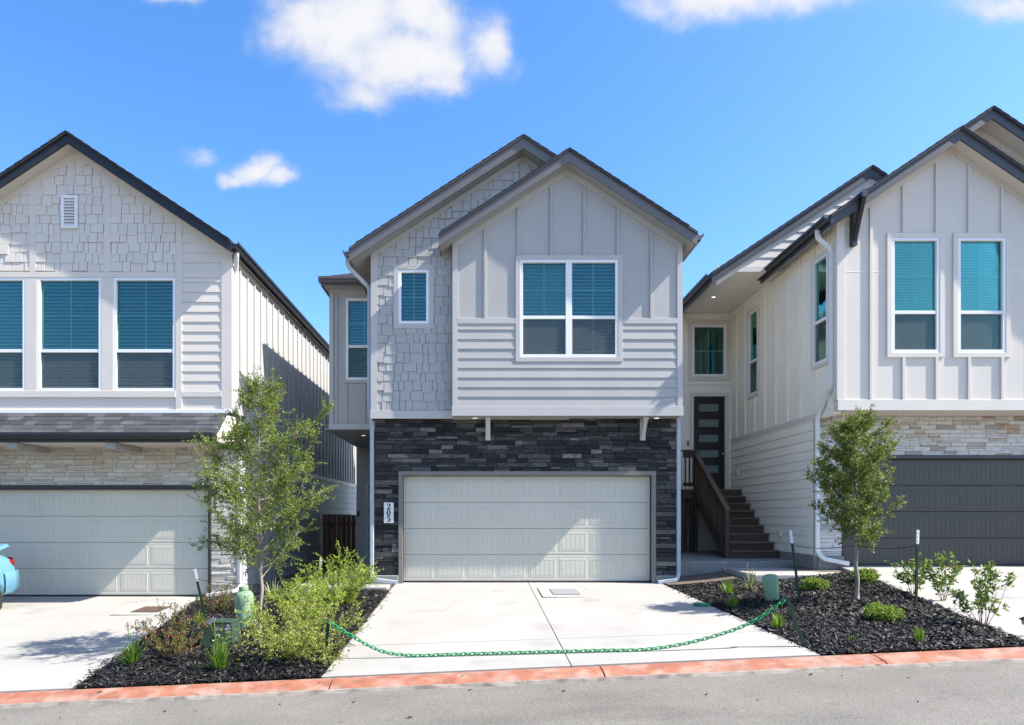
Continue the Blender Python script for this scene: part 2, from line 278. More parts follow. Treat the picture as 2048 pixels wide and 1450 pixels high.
# ------------------------------------------------------------------ object helpers
COL = scene.collection
WLOC = {}
def link(o, parent, wloc):
    COL.objects.link(o); wloc = Vector(wloc); WLOC[o.name] = wloc
    if parent is not None: o.parent = parent; o.location = wloc-WLOC[parent.name]
    else: o.location = wloc
    return o
def tag(o, label=None, cat=None, group=None, kind=None):
    if label: o['label'] = label
    if cat: o['category'] = cat
    if group: o['group'] = group
    if kind: o['kind'] = kind
    return o
def empty(name, loc, parent=None):
    o = bpy.data.objects.new(name, None); o.empty_display_size = .2
    return link(o, parent, loc)
class MB:
    def __init__(s): s.v = []; s.f = []
    def add(s, vs, fs):
        k = len(s.v); s.v += [tuple(v) for v in vs]; s.f += [tuple(i+k for i in f) for f in fs]; return s
    def box(s, x0, x1, y0, y1, z0, z1, c=0.):
        x0, x1 = sorted((x0, x1)); y0, y1 = sorted((y0, y1)); z0, z1 = sorted((z0, z1))
        c = min(c, .3*(x1-x0), .3*(y1-y0), .3*(z1-z0))
        if c <= 0:
            return s.add([(x, y, z) for x in (x0, x1) for y in (y0, y1) for z in (z0, z1)],
                         [(0, 1, 3, 2), (4, 6, 7, 5), (0, 4, 5, 1), (2, 3, 7, 6), (0, 2, 6, 4), (1, 5, 7, 3)])
        L = ((x0, x1), (y0, y1), (z0, z1)); vs = []; idx = {}
        for ax in range(3):
            for cx in range(2):
                for cy in range(2):
                    for cz in range(2):
                        cc = (cx, cy, cz); p = []
                        for a in range(3):
                            q = L[a][cc[a]]
                            if a != ax: q += c if cc[a] == 0 else -c
                            p.append(q)
                        idx[(ax, cc)] = len(vs); vs.append(p)
        fs = []
        for ax in range(3):
            o1, o2 = [a for a in range(3) if a != ax]
            for sd in (0, 1):
                q = []
                for a, b in ((0, 0), (1, 0), (1, 1), (0, 1)):
                    cc = [0, 0, 0]; cc[ax] = sd; cc[o1] = a; cc[o2] = b; q.append(idx[(ax, tuple(cc))])
                fs.append(q)
            for a in (0, 1):                       # edge chamfers, running along ax
                for b in (0, 1):
                    cc0 = [0, 0, 0]; cc0[o1] = a; cc0[o2] = b; cc1 = list(cc0); cc1[ax] = 1
                    fs.append([idx[(o1, tuple(cc0))], idx[(o1, tuple(cc1))], idx[(o2, tuple(cc1))], idx[(o2, tuple(cc0))]])
        for cx in range(2):
            for cy in range(2):
                for cz in range(2): fs.append([idx[(a, (cx, cy, cz))] for a in range(3)])
        return s.add(vs, fs)
    def tube(s, pts, rad, n=6, cap=True):
        pts = [Vector(p) for p in pts]
        if not hasattr(rad, '__len__'): rad = [rad]*len(pts)
        rings = []; ref = Vector((.31, .17, .93))
        for i, p in enumerate(pts):
            d = (pts[min(i+1, len(pts)-1)]-pts[max(i-1, 0)]).normalized()
            a = d.cross(ref)
            if a.length < .05: a = d.cross(Vector((1, 0, 0)))
            a.normalize(); b = d.cross(a)
            rings.append([p+(a*math.cos(2*math.pi*k/n)+b*math.sin(2*math.pi*k/n))*rad[i] for k in range(n)])
        fs = [(i*n+k, i*n+(k+1) % n, (i+1)*n+(k+1) % n, (i+1)*n+k) for i in range(len(pts)-1) for k in range(n)]
        if cap: fs += [tuple(range(n)), tuple((len(pts)-1)*n+k for k in range(n))]
        return s.add([q for r in rings for q in r], fs)
    def lathe(s, c, prof, n=20):
        c = Vector(c); vs = []
        for r, z in prof: vs += [c+Vector((r*math.cos(2*math.pi*k/n), r*math.sin(2*math.pi*k/n), z)) for k in range(n)]
        m = len(prof); fs = [(i*n+k, i*n+(k+1) % n, (i+1)*n+(k+1) % n, (i+1)*n+k) for i in range(m-1) for k in range(n)]
        fs += [tuple(range(n)), tuple((m-1)*n+k for k in range(n))]
        return s.add(vs, fs)
    def prism(s, poly, d0, d1, mp):
        """polygon in the (a, b) plane of the map, pushed from depth d0 to d1 (numbers or functions of b)"""
        f = lambda d, b: d(b) if callable(d) else d
        n = len(poly); vs = [mp(a, b, f(d0, b)) for a, b in poly]+[mp(a, b, f(d1, b)) for a, b in poly]
        return s.add(vs, [tuple(range(n)), tuple(range(2*n-1, n-1, -1))]+[(i, (i+1) % n, n+(i+1) % n, n+i) for i in range(n)])
    def build(s, name, material, parent=None, smooth=False, fix=True, loc=None):
        v = np.array(s.v, dtype=float)
        c = Vector(((v.max(0)+v.min(0))/2).tolist()) if loc is None else Vector(loc)
        me = bpy.data.meshes.new(name); me.from_pydata((v-np.array(c)).tolist(), [], s.f)
        if fix:
            b = bmesh.new(); b.from_mesh(me); bmesh.ops.recalc_face_normals(b, faces=b.faces); b.to_mesh(me); b.free()
        if smooth: me.polygons.foreach_set('use_smooth', [True]*len(me.polygons))
        me.materials.append(M[material] if isinstance(material, str) else material)
        o = bpy.data.objects.new(name, me)
        return link(o, parent, c)
def box(name, x0, x1, y0, y1, z0, z1, m, parent=None, c=.004): return MB().box(x0, x1, y0, y1, z0, z1, c).build(name, m, parent)
def front(Y): return lambda a, b, d: (a, Y-d, b)
def facing_right(X): return lambda a, b, d: (X+d, a, b)
def facing_left(X): return lambda a, b, d: (X-d, a, b)
def clip(poly, planes):
    """keep the side where n.p <= c"""
    for nx, ny, c in planes:
        outp = []
        for i in range(len(poly)):
            p, q = poly[i], poly[(i+1) % len(poly)]
            a, b = nx*p[0]+ny*p[1]-c, nx*q[0]+ny*q[1]-c
            if a <= 0: outp.append(p)
            if (a < 0 < b) or (b < 0 < a):
                t = a/(a-b); outp.append((p[0]+t*(q[0]-p[0]), p[1]+t*(q[1]-p[1])))
        poly = outp
        if len(poly) < 3: return []
    return poly
def area(p): return abs(sum(p[i][0]*p[(i+1) % len(p)][1]-p[(i+1) % len(p)][0]*p[i][1] for i in range(len(p))))/2
def rect(a0, a1, b0, b1): return [(a0, b0), (a1, b0), (a1, b1), (a0, b1)]
def under(xa, za, pitch):
    """half planes below a gable roof line"""
    return [(pitch, 1, za+pitch*xa), (-pitch, 1, za-pitch*xa)]
def wall(name, mp, a0, a1, b0, b1, m, parent, holes=(), planes=(), t=.14):
    As = sorted({a0, a1, *[min(max(h[i], a0), a1) for h in holes for i in (0, 1)]}); Bs = sorted({b0, b1, *[min(max(h[i], b0), b1) for h in holes for i in (2, 3)]})
    mb = MB()
    for i in range(len(As)-1):
        for j in range(len(Bs)-1):
            ca, cb = (As[i]+As[i+1])/2, (Bs[j]+Bs[j+1])/2
            if any(h[0] < ca < h[1] and h[2] < cb < h[3] for h in holes): continue
            p = clip(rect(As[i], As[i+1], Bs[j], Bs[j+1]), planes)
            if len(p) >= 3: mb.prism(p, 0, -t, mp)
    return mb.build(name, m, parent)
def board(name, mp, poly, d0, d1, m, parent): return MB().prism(poly, d0, d1, mp).build(name, m, parent)
def strip(name, mp, a0, a1, b0, b1, d, m, parent, back=-.001):
    """a flat trim board standing proud by d, with a fine chamfer"""
    c = .003
    vs = [mp(a, b, back) for a, b in rect(a0, a1, b0, b1)]+[mp(a, b, d-c) for a, b in rect(a0, a1, b0, b1)]+[mp(a, b, d) for a, b in rect(a0+c, a1-c, b0+c, b1-c)]
    fs = [(0, 1, 2, 3), (8, 9, 10, 11)]
    for k in (0, 4):
        for i in range(4): fs.append((k+i, k+(i+1) % 4, k+4+(i+1) % 4, k+4+i))
    return MB().add(vs, fs).build(name, m, parent)
def subtract(a0, a1, ints):
    segs = [(a0, a1)]
    for i0, i1 in ints:
        n = []
        for s0, s1 in segs:
            if i1 <= s0 or i0 >= s1: n.append((s0, s1)); continue
            if i0 > s0: n.append((s0, i0))
            if i1 < s1: n.append((i1, s1))
        segs = n
    return [(a, b) for a, b in segs if b-a > .02]
def lap(parent, mp, a0, a1, b0, b1, m, holes=(), planes=(), expo=.185, name='lap_board', rng=random.Random(3)):
    b = b0
    while b < b1-.02:
        t = min(b+expo, b1)
        ho = [(h[0], h[1]) for h in holes if h[2] < (b+t)/2 < h[3]]
        for s0, s1 in subtract(a0, a1, ho):
            p = clip(rect(s0, s1, b, t), planes)
            if len(p) >= 3 and area(p) > .003:
                zb = b; w = rng.uniform(-.001, .001)
                board(name, mp, p, lambda q, zb=zb, w=w: .024+w-(q-zb)/expo*.016, -.002, m, parent)
        b = t
def battens(parent, mp, xs, b0, top, m, w=.045, d=.02, holes=(), name='batten'):
    for x in xs:
        t = top(x) if callable(top) else top
        for s0, s1 in subtract(b0, t, [(h[2], h[3]) for h in holes if h[0]-w < x < h[1]+w]):
            strip(name, mp, x-w/2, x+w/2, s0, s1, d, m, parent)
def shakes(parent, mp, a0, a1, b0, b1, m, holes=(), planes=(), course=.186, seed=1):
    r = random.Random(seed); k = 0; b = b0
    while b < b1:
        a = a0-r.uniform(0, .15)
        while a < a1:
            w = r.choice((.11, .14, .17, .2, .235, .26))*r.uniform(.9, 1.1); drop = r.choice((0, 0, .012, .03, .045))
            t = b+course
            ho = [(h[0], h[1]) for h in holes if h[2] < b+course*.5 < h[3]]
            for s0, s1 in subtract(max(a+.0055, a0), min(a+w-.0055, a1), ho):
                z0 = max(b-drop+.02, b0)
                p = clip(rect(s0, s1, z0, t+.018), planes)
                if len(p) >= 3 and area(p) > .0015:
                    th = r.uniform(.022, .034)
                    board('shake', mp, p, lambda q, z0=z0, th=th: th-(q-z0)/.22*.013, -.002, m, parent)
            a += w
        b += course
def stones(parent, mp, regions, m, seed=1, h=.088, limit=296, proud=(.012, .042)):
    """ledge-stone veneer: regions of (a0, a1, b0, b1)"""
    r = random.Random(seed); ps = []
    for a0, a1, b0, b1 in regions:
        n = max(1, round((b1-b0)/h)); hh = (b1-b0)/n
        j = 0
        while j < n:
            a = a0
            while a < a1-.001:
                w = min(r.uniform(.14, .46), a1-a)
                if a1-a-w < .09: w = a1-a
                if r.random() < .32 and w > .16:      # two thin ledges in one course
                    q = hh*r.uniform(.4, .6); ps.append((a, a+w, b0+j*hh, b0+j*hh+q)); ps.append((a, a+w, b0+j*hh+q, b0+(j+1)*hh))
                else: ps.append((a, a+w, b0+j*hh, b0+(j+1)*hh))
                a += w
            j += 1
    ps.sort(key=lambda p: -(p[1]-p[0])*(p[3]-p[2]))
    rest = MB()
    for i, (a0, a1, b0, b1) in enumerate(ps):
        g = .0025; d = r.uniform(*proud); c = .006; t = [r.uniform(-.006, .006) for _ in range(4)]
        f = rect(a0+g, a1-g, b0+g, b1-g); q = rect(a0+g+c, a1-g-c, b0+g+c*.7, b1-g-c*.7)
        vs = [mp(a, b, -.004) for a, b in f]+[mp(a, b, d-c) for a, b in f]+[mp(a, b, d+t[k]) for k, (a, b) in enumerate(q)]
        fs = [(0, 1, 2, 3), (8, 9, 10, 11)]+[(k+e, k+(e+1) % 4, k+4+(e+1) % 4, k+4+e) for k in (0, 4) for e in range(4)]
        if i < limit: MB().add(vs, fs).build('stone', m, parent)
        else: rest.add(vs, fs)
    if rest.v: tag(rest.build('small_stones', m, parent), kind='stuff')
def window(parent, mp, a0, a1, b0, b1, glass='glass', rail=None, mull=(), vert=True, horiz=True, lower_vert=False, blind='slat', screen=True, fw=.055, recess=.0, depth=.5, room=True, slat=.068, cover=1.0):
    """white vinyl window; mull = centre lines of mullions between units, rail = height of the meeting rail"""
    c = mp((a0+a1)/2, b0, 0); W = empty('window', c, parent)
    fd = .022
    S = lambda n, x0, x1, y0, y1, d, m='white', bk=-.07: strip(n, mp, x0, x1, y0, y1, d, m, W, back=bk)
    S('frame', a0, a1, b1-fw, b1, fd); S('frame', a0, a1, b0, b0+fw, fd); S('frame', a0, a0+fw, b0+fw, b1-fw, fd); S('frame', a1-fw, a1, b0+fw, b1-fw, fd)
    edges = [a0+fw]
    for q in mull: S('mullion', q-.06, q+.06, b0+fw, b1-fw, fd-.003); edges += [q-.06, q+.06]
    edges.append(a1-fw)
    for k in range(0, len(edges), 2):
        u0, u1 = edges[k], edges[k+1]; um = (u0+u1)/2
        spans = [(b0+fw, b1-fw)]
        if rail is not None:
            S('meeting_rail', u0, u1, rail-.03, rail+.03, fd-.006); spans = [(rail+.03, b1-fw), (b0+fw, rail-.03)]
        for i, (v0, v1) in enumerate(spans):
            MB().prism(rect(u0, u1, v0, v1), -.030, -.036, mp).build('pane', glass, W)
            up = i == 0
            if (vert and up) or (lower_vert and not up): strip('muntin', mp, um-.009, um+.009, v0, v1, -.0375, 'white', W, back=-.045)
            if horiz and up: strip('muntin', mp, u0, u1, (v0+v1)/2-.009, (v0+v1)/2+.009, -.039, 'white', W, back=-.045)
            if not up and screen: MB().prism(rect(u0+.004, u1-.004, v0+.004, v1-.004), -.012, -.0125, mp).build('screen', 'screen', W)
        if blind == 'slat':
            mb = MB(); z = b1-fw-.03; zend = b1-fw-(b1-b0-2*fw)*cover
            while z > zend+.02:
                vs = [mp(a, zz, d) for a, zz, d in ((u0+.012, z-.016, -.085), (u1-.012, z-.016, -.085), (u1-.012, z+.010, -.11), (u0+.012, z+.010, -.11))]
                mb.add(vs, [(0, 1, 2, 3)]); z -= slat
            mb.build('blind', 'blind', W, fix=False)
        elif blind == 'shade':
            mb = MB(); z = b1-fw; zend = rail if rail is not None else b0+fw
            while z > zend: mb.add([mp(a, zz, d) for a, zz, d in ((u0+.01, z-.03, -.075), (u1-.01, z-.03, -.075), (u1-.01, z, -.09), (u0+.01, z, -.09))], [(0, 1, 2, 3)]); z -= .03
            mb.build('blind', 'blind', W, fix=False)
    if room:
        mb = MB(); p = rect(a0+.01, a1-.01, b0+.01, b1-.01)
        vs = [mp(a, b, -.071) for a, b in p]+[mp(a, b, -.071-depth) for a, b in p]
        mb.add(vs, [(4, 5, 6, 7)]+[(i, (i+1) % 4, 4+(i+1) % 4, 4+i) for i in range(4)]); mb.build('room_lining', 'room', W, fix=False)
    return W
def casing(parent, mp, a0, a1, b0, b1, w, m, d=.03, sill=True):
    strip('casing', mp, a0-w, a1+w, b1, b1+w, d, m, parent); strip('casing', mp, a0-w, a1+w, b0-w, b0, d, m, parent)
    strip('casing', mp, a0-w, a0, b0, b1, d, m, parent); strip('casing', mp, a1, a1+w, b0, b1, d, m, parent)
def gable_roof(parent, xa, za, pitch, xl, xr, y0, y1, mfascia, msoffit, hb=.20, wall_y=None, soffit_back=None, cut=()):
    """two shingled slopes with rake boards at the front and sloping soffits; z is the top of the shingles"""
    zt = lambda x: za-pitch*abs(x-xa)
    mp = lambda a, b, d: (a, d, b)
    mb = MB(); th = .05
    def P(poly, s): return clip(poly, cut) if s and cut else poly
    for s, xe in ((0, xl), (1, xr)): mb.prism(P([(xa, za), (xe, zt(xe)), (xe, zt(xe)-th), (xa, za-th)], s), y0-.035, y1, mp)
    R = mb.build('roof', 'shingle', parent)
    # ragged shingle butts along the rake
    for s, xe in ((0, xl), (1, xr)):
        sg = -1 if s == 0 else 1; n = int(abs(xe-xa)/.16); mb = MB()
        for k in range(n):
            x0, x1 = xa+sg*k*.16, xa+sg*(k*.16+.155); q = P([(x0, zt(x0)+.001), (x1, zt(x1)+.014), (x1, zt(x1)-.002), (x0, zt(x0)-.004)], s)
            if len(q) > 2: mb.prism(q, y0-.045, y0+.3, mp)
        if mb.v: tag(mb.build('shingle_courses', 'shingle', R), kind='stuff')
        for nm, q, ya, yb, m in (('rake_board', [(xa, za-th), (xe, zt(xe)-th), (xe, zt(xe)-th-hb), (xa, za-th-hb)], y0, y0+.03, mfascia),
                ('soffit', [(xa, za-th-hb+.03), (xe, zt(xe)-th-hb+.03), (xe, zt(xe)-th-hb+.012), (xa, za-th-hb+.012)], y0+.0305, soffit_back or y1, msoffit),
                ('fascia', [(xe, zt(xe)-th), (xe-sg*.03, zt(xe-sg*.03)-th), (xe-sg*.03, zt(xe)-th-hb+.02), (xe, zt(xe)-th-hb+.02)], y0+.031, y1, mfascia)):
            q = P(q, s)
            if len(q) > 2: MB().prism(q, ya, yb, mp).build(nm, m, R)
    return R, zt
def frieze(parent, Y, xa, ztop, pitch, xl, xr, m, w=.13, d=.022):
    """board following the rake against the wall, xl..xr; ztop(x) is its upper edge"""
    for s, xe in ((-1, xl), (1, xr)):
        if (xe-xa)*s <= 0: continue
        MB().prism([(xa, ztop(xa)), (xe, ztop(xe)), (xe, ztop(xe)-w), (xa, ztop(xa)-w)], d, -.002, front(Y)).build('frieze_board', m, parent)
def gutter_y(parent, x, z, y0, y1, side, m):
    """K-style gutter along y; side = -1 hangs to the left of x"""
    s = side; prof = [(x, z), (x, z-.12), (x+s*.075, z-.12), (x+s*.095, z-.07), (x+s*.125, z-.045), (x+s*.125, z), (x+s*.11, z), (x+s*.11, z-.03), (x+s*.015, z-.03), (x+s*.015, z)]
    return MB().prism(prof, y0, y1, lambda a, b, d: (a, d, b)).build('gutter', m, parent)
def gutter_x(parent, y, z, x0, x1, m):
    prof = [(y, z), (y, z-.12), (y-.075, z-.12), (y-.095, z-.07), (y-.125, z-.045), (y-.125, z), (y-.11, z), (y-.11, z-.03), (y-.015, z-.03), (y-.015, z)]
    return MB().prism(prof, x0, x1, lambda a, b, d: (d, a, b)).build('gutter', m, parent)
def downspout(parent, pts, m, w=.075, t=.055):
    """rectangular pipe through points with rounded bends"""
    pts = [Vector(p) for p in pts]; path = [pts[0]]
    for i in range(1, len(pts)-1):
        a, b, c = pts[i-1], pts[i], pts[i+1]; r = min(.07, (b-a).length*.4, (c-b).length*.4)
        p, q = b+(a-b).normalized()*r, b+(c-b).normalized()*r
        for k in range(5):
            u = k/4; path.append(p*(1-u)**2+b*2*u*(1-u)+q*u*u)
    path.append(pts[-1]); vs = []; n = 8
    for i, p in enumerate(path):
        d = (path[min(i+1, len(path)-1)]-path[max(i-1, 0)]).normalized()
        a = d.cross(Vector((0, 1, 0)))
        a = Vector((1, 0, 0)) if a.length < .1 else a.normalized(); b = a.cross(d).normalized(); c = .012
        for u, v in ((-w/2+c, -t/2), (w/2-c, -t/2), (w/2, -t/2+c), (w/2, t/2-c), (w/2-c, t/2), (-w/2+c, t/2), (-w/2, t/2-c), (-w/2, -t/2+c)): vs.append(p+a*u+b*v)
    m_ = len(path); fs = [(i*n+k, i*n+(k+1) % n, (i+1)*n+(k+1) % n, (i+1)*n+k) for i in range(m_-1) for k in range(n)]+[tuple(range(n)), tuple((m_-1)*n+k for k in range(n))]
    return MB().add(vs, fs).build('downspout', m, parent)
def garage_door(parent, Y, x0, x1, z0, z1, m):
    D = empty('garage_door', ((x0+x1)/2, Y, z0), parent); mp = front(Y); n = 4; h = (z1-z0)/n; pm = {}
    pw, ph = .535, .36; pitch = (x1-x0)/8
    # one panel: a raised border round five grooved planks
    def panel_mesh():
        mb = MB(); b = .022
        for r_ in (rect(-pw/2, pw/2, ph/2-b, ph/2), rect(-pw/2, pw/2, -ph/2, -ph/2+b), rect(-pw/2, -pw/2+b, -ph/2+b, ph/2-b), rect(pw/2-b, pw/2, -ph/2+b, ph/2-b)):
            q = [(x*.985, z*.985) for x, z in r_]; vs = [(x, 0, z) for x, z in r_]+[(x, -.004, z) for x, z in q]
            mb.add(vs, [(0, 1, 2, 3), (4, 5, 6, 7)]+[(i, (i+1) % 4, 4+(i+1) % 4, 4+i) for i in range(4)])
        iw = (pw-2*b-.03)/5
        for k in range(5):
            a = -pw/2+b+.015+k*iw; mb.box(a+.005, a+iw-.005, -.0028, 0, -ph/2+b+.012, ph/2-b-.012, .003)
        me = bpy.data.meshes.new('panel'); me.from_pydata(mb.v, [], mb.f); bb = bmesh.new(); bb.from_mesh(me); bmesh.ops.recalc_face_normals(bb, faces=bb.faces); bb.to_mesh(me); bb.free()
        me.materials.append(M[m]); return me
    me = panel_mesh()
    for j in range(n):
        a, b = z0+j*h, z0+(j+1)*h; e = .007
        # a section with rounded meeting edges
        MB().prism([(a+e, 0), (a+.002, -.010), (a+.002, -.04), (b-.002, -.04), (b-.002, -.010), (b-e, 0)], x0, x1, lambda zz, d, x: (x, Y-d, zz)).build('section', m, D)
        strip('rib', mp, x0+.05, x1-.05, a+.035, a+.043, .0025, m, D); strip('rib', mp, x0+.05, x1-.05, b-.043, b-.035, .0025, m, D)
        for i in range(8):
            o = bpy.data.objects.new('panel', me); link(o, D, (x0+(i+.5)*pitch, Y, (a+b)/2))
    box('bottom_seal', x0, x1, Y-.004, Y+.03, z0-.03, z0, 'black', D)
    return D

# ------------------------------------------------------------------ ground, road, kerb, driveways
def sheet(name, xs, ys, zf, m, parent=None, kind='structure'):
    vs = [(x(y) if callable(x) else x, y, 0) for y in ys for x in xs]; vs = [(x, y, zf(x, y)) for x, y, _ in vs]; n = len(xs)
    return MB().add(vs, [(j*n+i, j*n+i+1, (j+1)*n+i+1, (j+1)*n+i) for j in range(len(ys)-1) for i in range(n-1)]).build(name, m, parent, smooth=True, fix=False)
gx = [-900, -400, -150, -60, -40, -25, -15]+[-12+.5*i for i in range(51)]+[15, 25, 40, 60, 150, 400, 900]
gy = [-900, -300, -60, -12, -7.2, 6.2, 6.6, 6.9]+[7.5+.5*i for i in range(13)]+[15, 20, 30, 60, 300, 900]
tag(sheet('ground', gx, gy, lambda x, y: (ground(x, y)-.05 if y > 6.65 else (zk(x)-.25 if y > -7.1 else zk(x)-.02)), 'dirt'), kind='structure')
def zroad(x, y): return zk(x)-.075-.006*(6.5-y)*(1 if y > 0 else .6)
rx = [-150, -60, -40, -20]+[-12+1.*i for i in range(25)]+[20, 40, 60, 150]
tag(sheet('road', rx, [-7.0, -4, -1, 2, 4, 5, 6, 6.56], zroad, 'asphalt'), kind='structure')
# kerb: rounded red-painted strip in segments, with a weathered lip
K = empty('kerb', (0, 6.7, zk(0))); tag(K, kind='structure')
joints = [-1.52-2.76*k for k in range(9, 0, -1)]+[-1.52, 1.24, 4.06]+[4.06+2.8*k for k in range(1, 8)]
rk = random.Random(8)
for a, b in zip(joints[:-1], joints[1:]):
    n = 12; vs = []; g = .008
    prof = [(6.86, -.12), (6.86, 0), (6.80, .004), (6.70, -.006), (6.62, -.022), (6.575, -.040), (6.553, -.056), (6.553, -.13)]
    for i in range(n+1):
        x = a+g+(b-a-2*g)*i/n; j = rk.uniform(-.004, .004)
        vs += [(x+(.03*(6.86-y) if i in (0, n) else 0), y+(j if k > 3 else 0), zk(x)+z+(j*.4 if k > 1 else 0)) for k, (y, z) in enumerate(prof)]
    m_ = len(prof); fs = [(i*m_+k, i*m_+k+1, (i+1)*m_+k+1, (i+1)*m_+k) for i in range(n) for k in range(m_-1)]+[tuple(range(m_)), tuple(n*m_+k for k in range(m_))]
    MB().add(vs, fs).build('kerb_segment', 'kerb', K, smooth=False)
vs = []; xs_ = [-24+.25*i for i in range(193)]
for x in xs_:
    j = rk.uniform(-.010, .010); vs += [(x, 6.56, zk(x)-.040+j*.3), (x, 6.540+j*.3, zk(x)-.046+j*.5), (x, 6.515+j, zk(x)-.083), (x, 6.56, zk(x)-.13)]
MB().add(vs, [(i*4+k, i*4+(k+1) % 4, (i+1)*4+(k+1) % 4, (i+1)*4+k) for i in range(len(xs_)-1) for k in range(4)]).build('kerb_lip', 'kerb_lip', K)
fk = MB()
for i in range(24): fk.box(-36+3*i, -36+3*i+2.98, -7.3, -7.0, zk(-34.5+3*i)-.2, zk(-34.5+3*i)+.03, .02)
tag(fk.build('far_kerb', 'kerb_lip'), kind='structure')

def slabs(name, xl, xr, y0, y1, xcuts, ycuts, parentkind='structure', m='concrete'):
    """driveway of separate concrete slabs with open joints; xl/xr are functions of y"""
    D = empty(name, (xl(y0)*.5+xr(y0)*.5, (y0+y1)/2, ground((xl(y0)+xr(y0))/2, (y0+y1)/2))); tag(D, kind=parentkind); g = .006
    us = [0]+xcuts+[1]; ys = [y0]+ycuts+[y1]
    for j in range(len(ys)-1):
        for i in range(len(us)-1):
            vs = []; nx, ny = 6, 8
            for q in range(ny+1):
                y = ys[j]+g+(ys[j+1]-ys[j]-2*g)*q/ny; A, B = xl(y), xr(y)
                for p in range(nx+1):
                    x = A+(B-A)*us[i]+g+((B-A)*(us[i+1]-us[i])-2*g)*p/nx; vs.append((x, y, ground(x, y)+.012))
            k = len(vs); vs += [(x, y, z-.10) for x, y, z in vs]; w = nx+1
            fs = [(q*w+p, q*w+p+1, (q+1)*w+p+1, (q+1)*w+p) for q in range(ny) for p in range(nx)]
            bd = [p for p in range(w)]+[q*w+nx for q in range(1, ny+1)]+[ny*w+p for p in range(nx-1, -1, -1)]+[q*w for q in range(ny-1, 0, -1)]
            fs += [(bd[e], bd[(e+1) % len(bd)], k+bd[(e+1) % len(bd)], k+bd[e]) for e in range(len(bd))]
            MB().add(vs, fs).build('concrete_slab', m, D)
    n = 8; vs = []
    for q in range(n+1):
        y = y0+.01+(y1-y0-.02)*q/n; vs += [(xl(y)+.02, y, ground(xl(y), y)-.005), (xr(y)-.02, y, ground(xr(y), y)-.005)]
    MB().add(vs, [(2*q, 2*q+1, 2*q+3, 2*q+2) for q in range(n)]).build('joint_filler', 'joint', D, fix=False)
    return D
LDR = lambda y: -4.22-(y-YK)*(1.30/(13-YK)) if y < 13 else -5.52        # right edge of the left driveway
RDL = lambda y: 5.78+(y-YK)*(1.30/(13-YK))                              # left edge of the right driveway
CDL, CDR = -1.66, 3.56
slabs('driveway_middle', lambda y: CDL, lambda y: CDR, 6.865, 13.08, [(.955-CDL)/(CDR-CDL)], [8.12])
slabs('driveway_left', lambda y: -11.4, LDR, 6.865, 13.08, [.5], [8.55])
slabs('driveway_right', RDL, lambda y: 12.8, 6.865, 13.08, [.42], [9.3])

# ------------------------------------------------------------------ planting beds
def bed(name, xl, xr, y0, y1f, seed, n):
    """mulch bed: mounded soil sheet and thousands of shredded chips"""
    ny, nx = 22, 14; vs = []; r = random.Random(seed)
    def zz(u, v, x, y): return ground(x, y)+.012+.055*max(0, min(1, 6*min(u, 1-u, v*1.3, 1.3-1.3*v)))
    def pt(u, v):
        yy = y0+(y1f(u)-y0)*v; A, B = xl(yy), xr(yy); x = A+(B-A)*u; return x, yy, zz(u, v, x, yy)
    for j in range(ny+1):
        for i in range(nx+1): vs.append(pt(i/nx, j/ny))
    w = nx+1
    B = MB().add(vs, [(j*w+i, j*w+i+1, (j+1)*w+i+1, (j+1)*w+i) for j in range(ny) for i in range(nx)]).build(name, 'soil', None, smooth=True, fix=False)
    tag(B, kind='structure'); mb = MB(); V = []; Fc = []
    rs = np.random.RandomState(seed)
    for k in range(n):
        u, v = (rs.rand(), rs.rand()**1.25) if k % 60 else (rs.choice([-1, 1])*abs(rs.normal(0, .018))+rs.choice([0, 1]), rs.rand()); x, y, z = pt(u, v)
        big = 1.7 if rs.rand() < .06 else 1.; L, W_, H = rs.uniform(.010, .046)*big, rs.uniform(.003, .011)*big, rs.uniform(.002, .006)
        an = rs.uniform(0, 6.283); ti = rs.normal(0, .32); d = np.array([math.cos(an)*math.cos(ti), math.sin(an)*math.cos(ti), math.sin(ti)])
        s = np.array([-math.sin(an), math.cos(an), rs.normal(0, .35)]); up = np.array([0, 0, 1.]); c = np.array([x, y, z+rs.uniform(0, .022)]); bend = up*rs.uniform(-.2, .3)*L
        p = [c-d*L-s*W_*.4, c-d*L+s*W_*.4, c+s*W_+bend+up*H, c-s*W_+bend+up*H, c+d*L+s*W_*.3, c+d*L-s*W_*.3, c+bend-up*H]
        o = len(V); V += p; Fc += [(o, o+1, o+2, o+3), (o+3, o+2, o+4, o+5), (o, o+3, o+6), (o+3, o+5, o+6), (o+1, o+6, o+2), (o+2, o+6, o+4)]
    mb.v = [tuple(p) for p in V]; mb.f = Fc
    tag(mb.build('mulch_chips', 'mulch', B, fix=False), kind='stuff')
bed('mulch_bed_left', LDR, lambda y: CDL-.01, 6.87, lambda u: 12.6-.7*max(0, u-.3), 11, 21000)
bed('mulch_bed_right', lambda y: CDR+.01, lambda y: RDL(y)-.01, 6.87, lambda u: 12.55 if u < .42 else 11.95, 12, 22000)
tag(sheet('gravel_strip', [3.6, 4.4, 5.3], [12.5, 13.2, 14.25], lambda x, y: ground(x, y)+.03, 'gravel'), kind='structure')
tag(box('side_yard_path', -3.5, -1.75, 12.35, 18.6, -.12, -.0, 'concrete', None, .01), kind='structure')
tag(box('entry_walkway', 5.02, 7.3, 12.02, 13.62, .10, .262, 'concrete', None, .012), kind='structure')

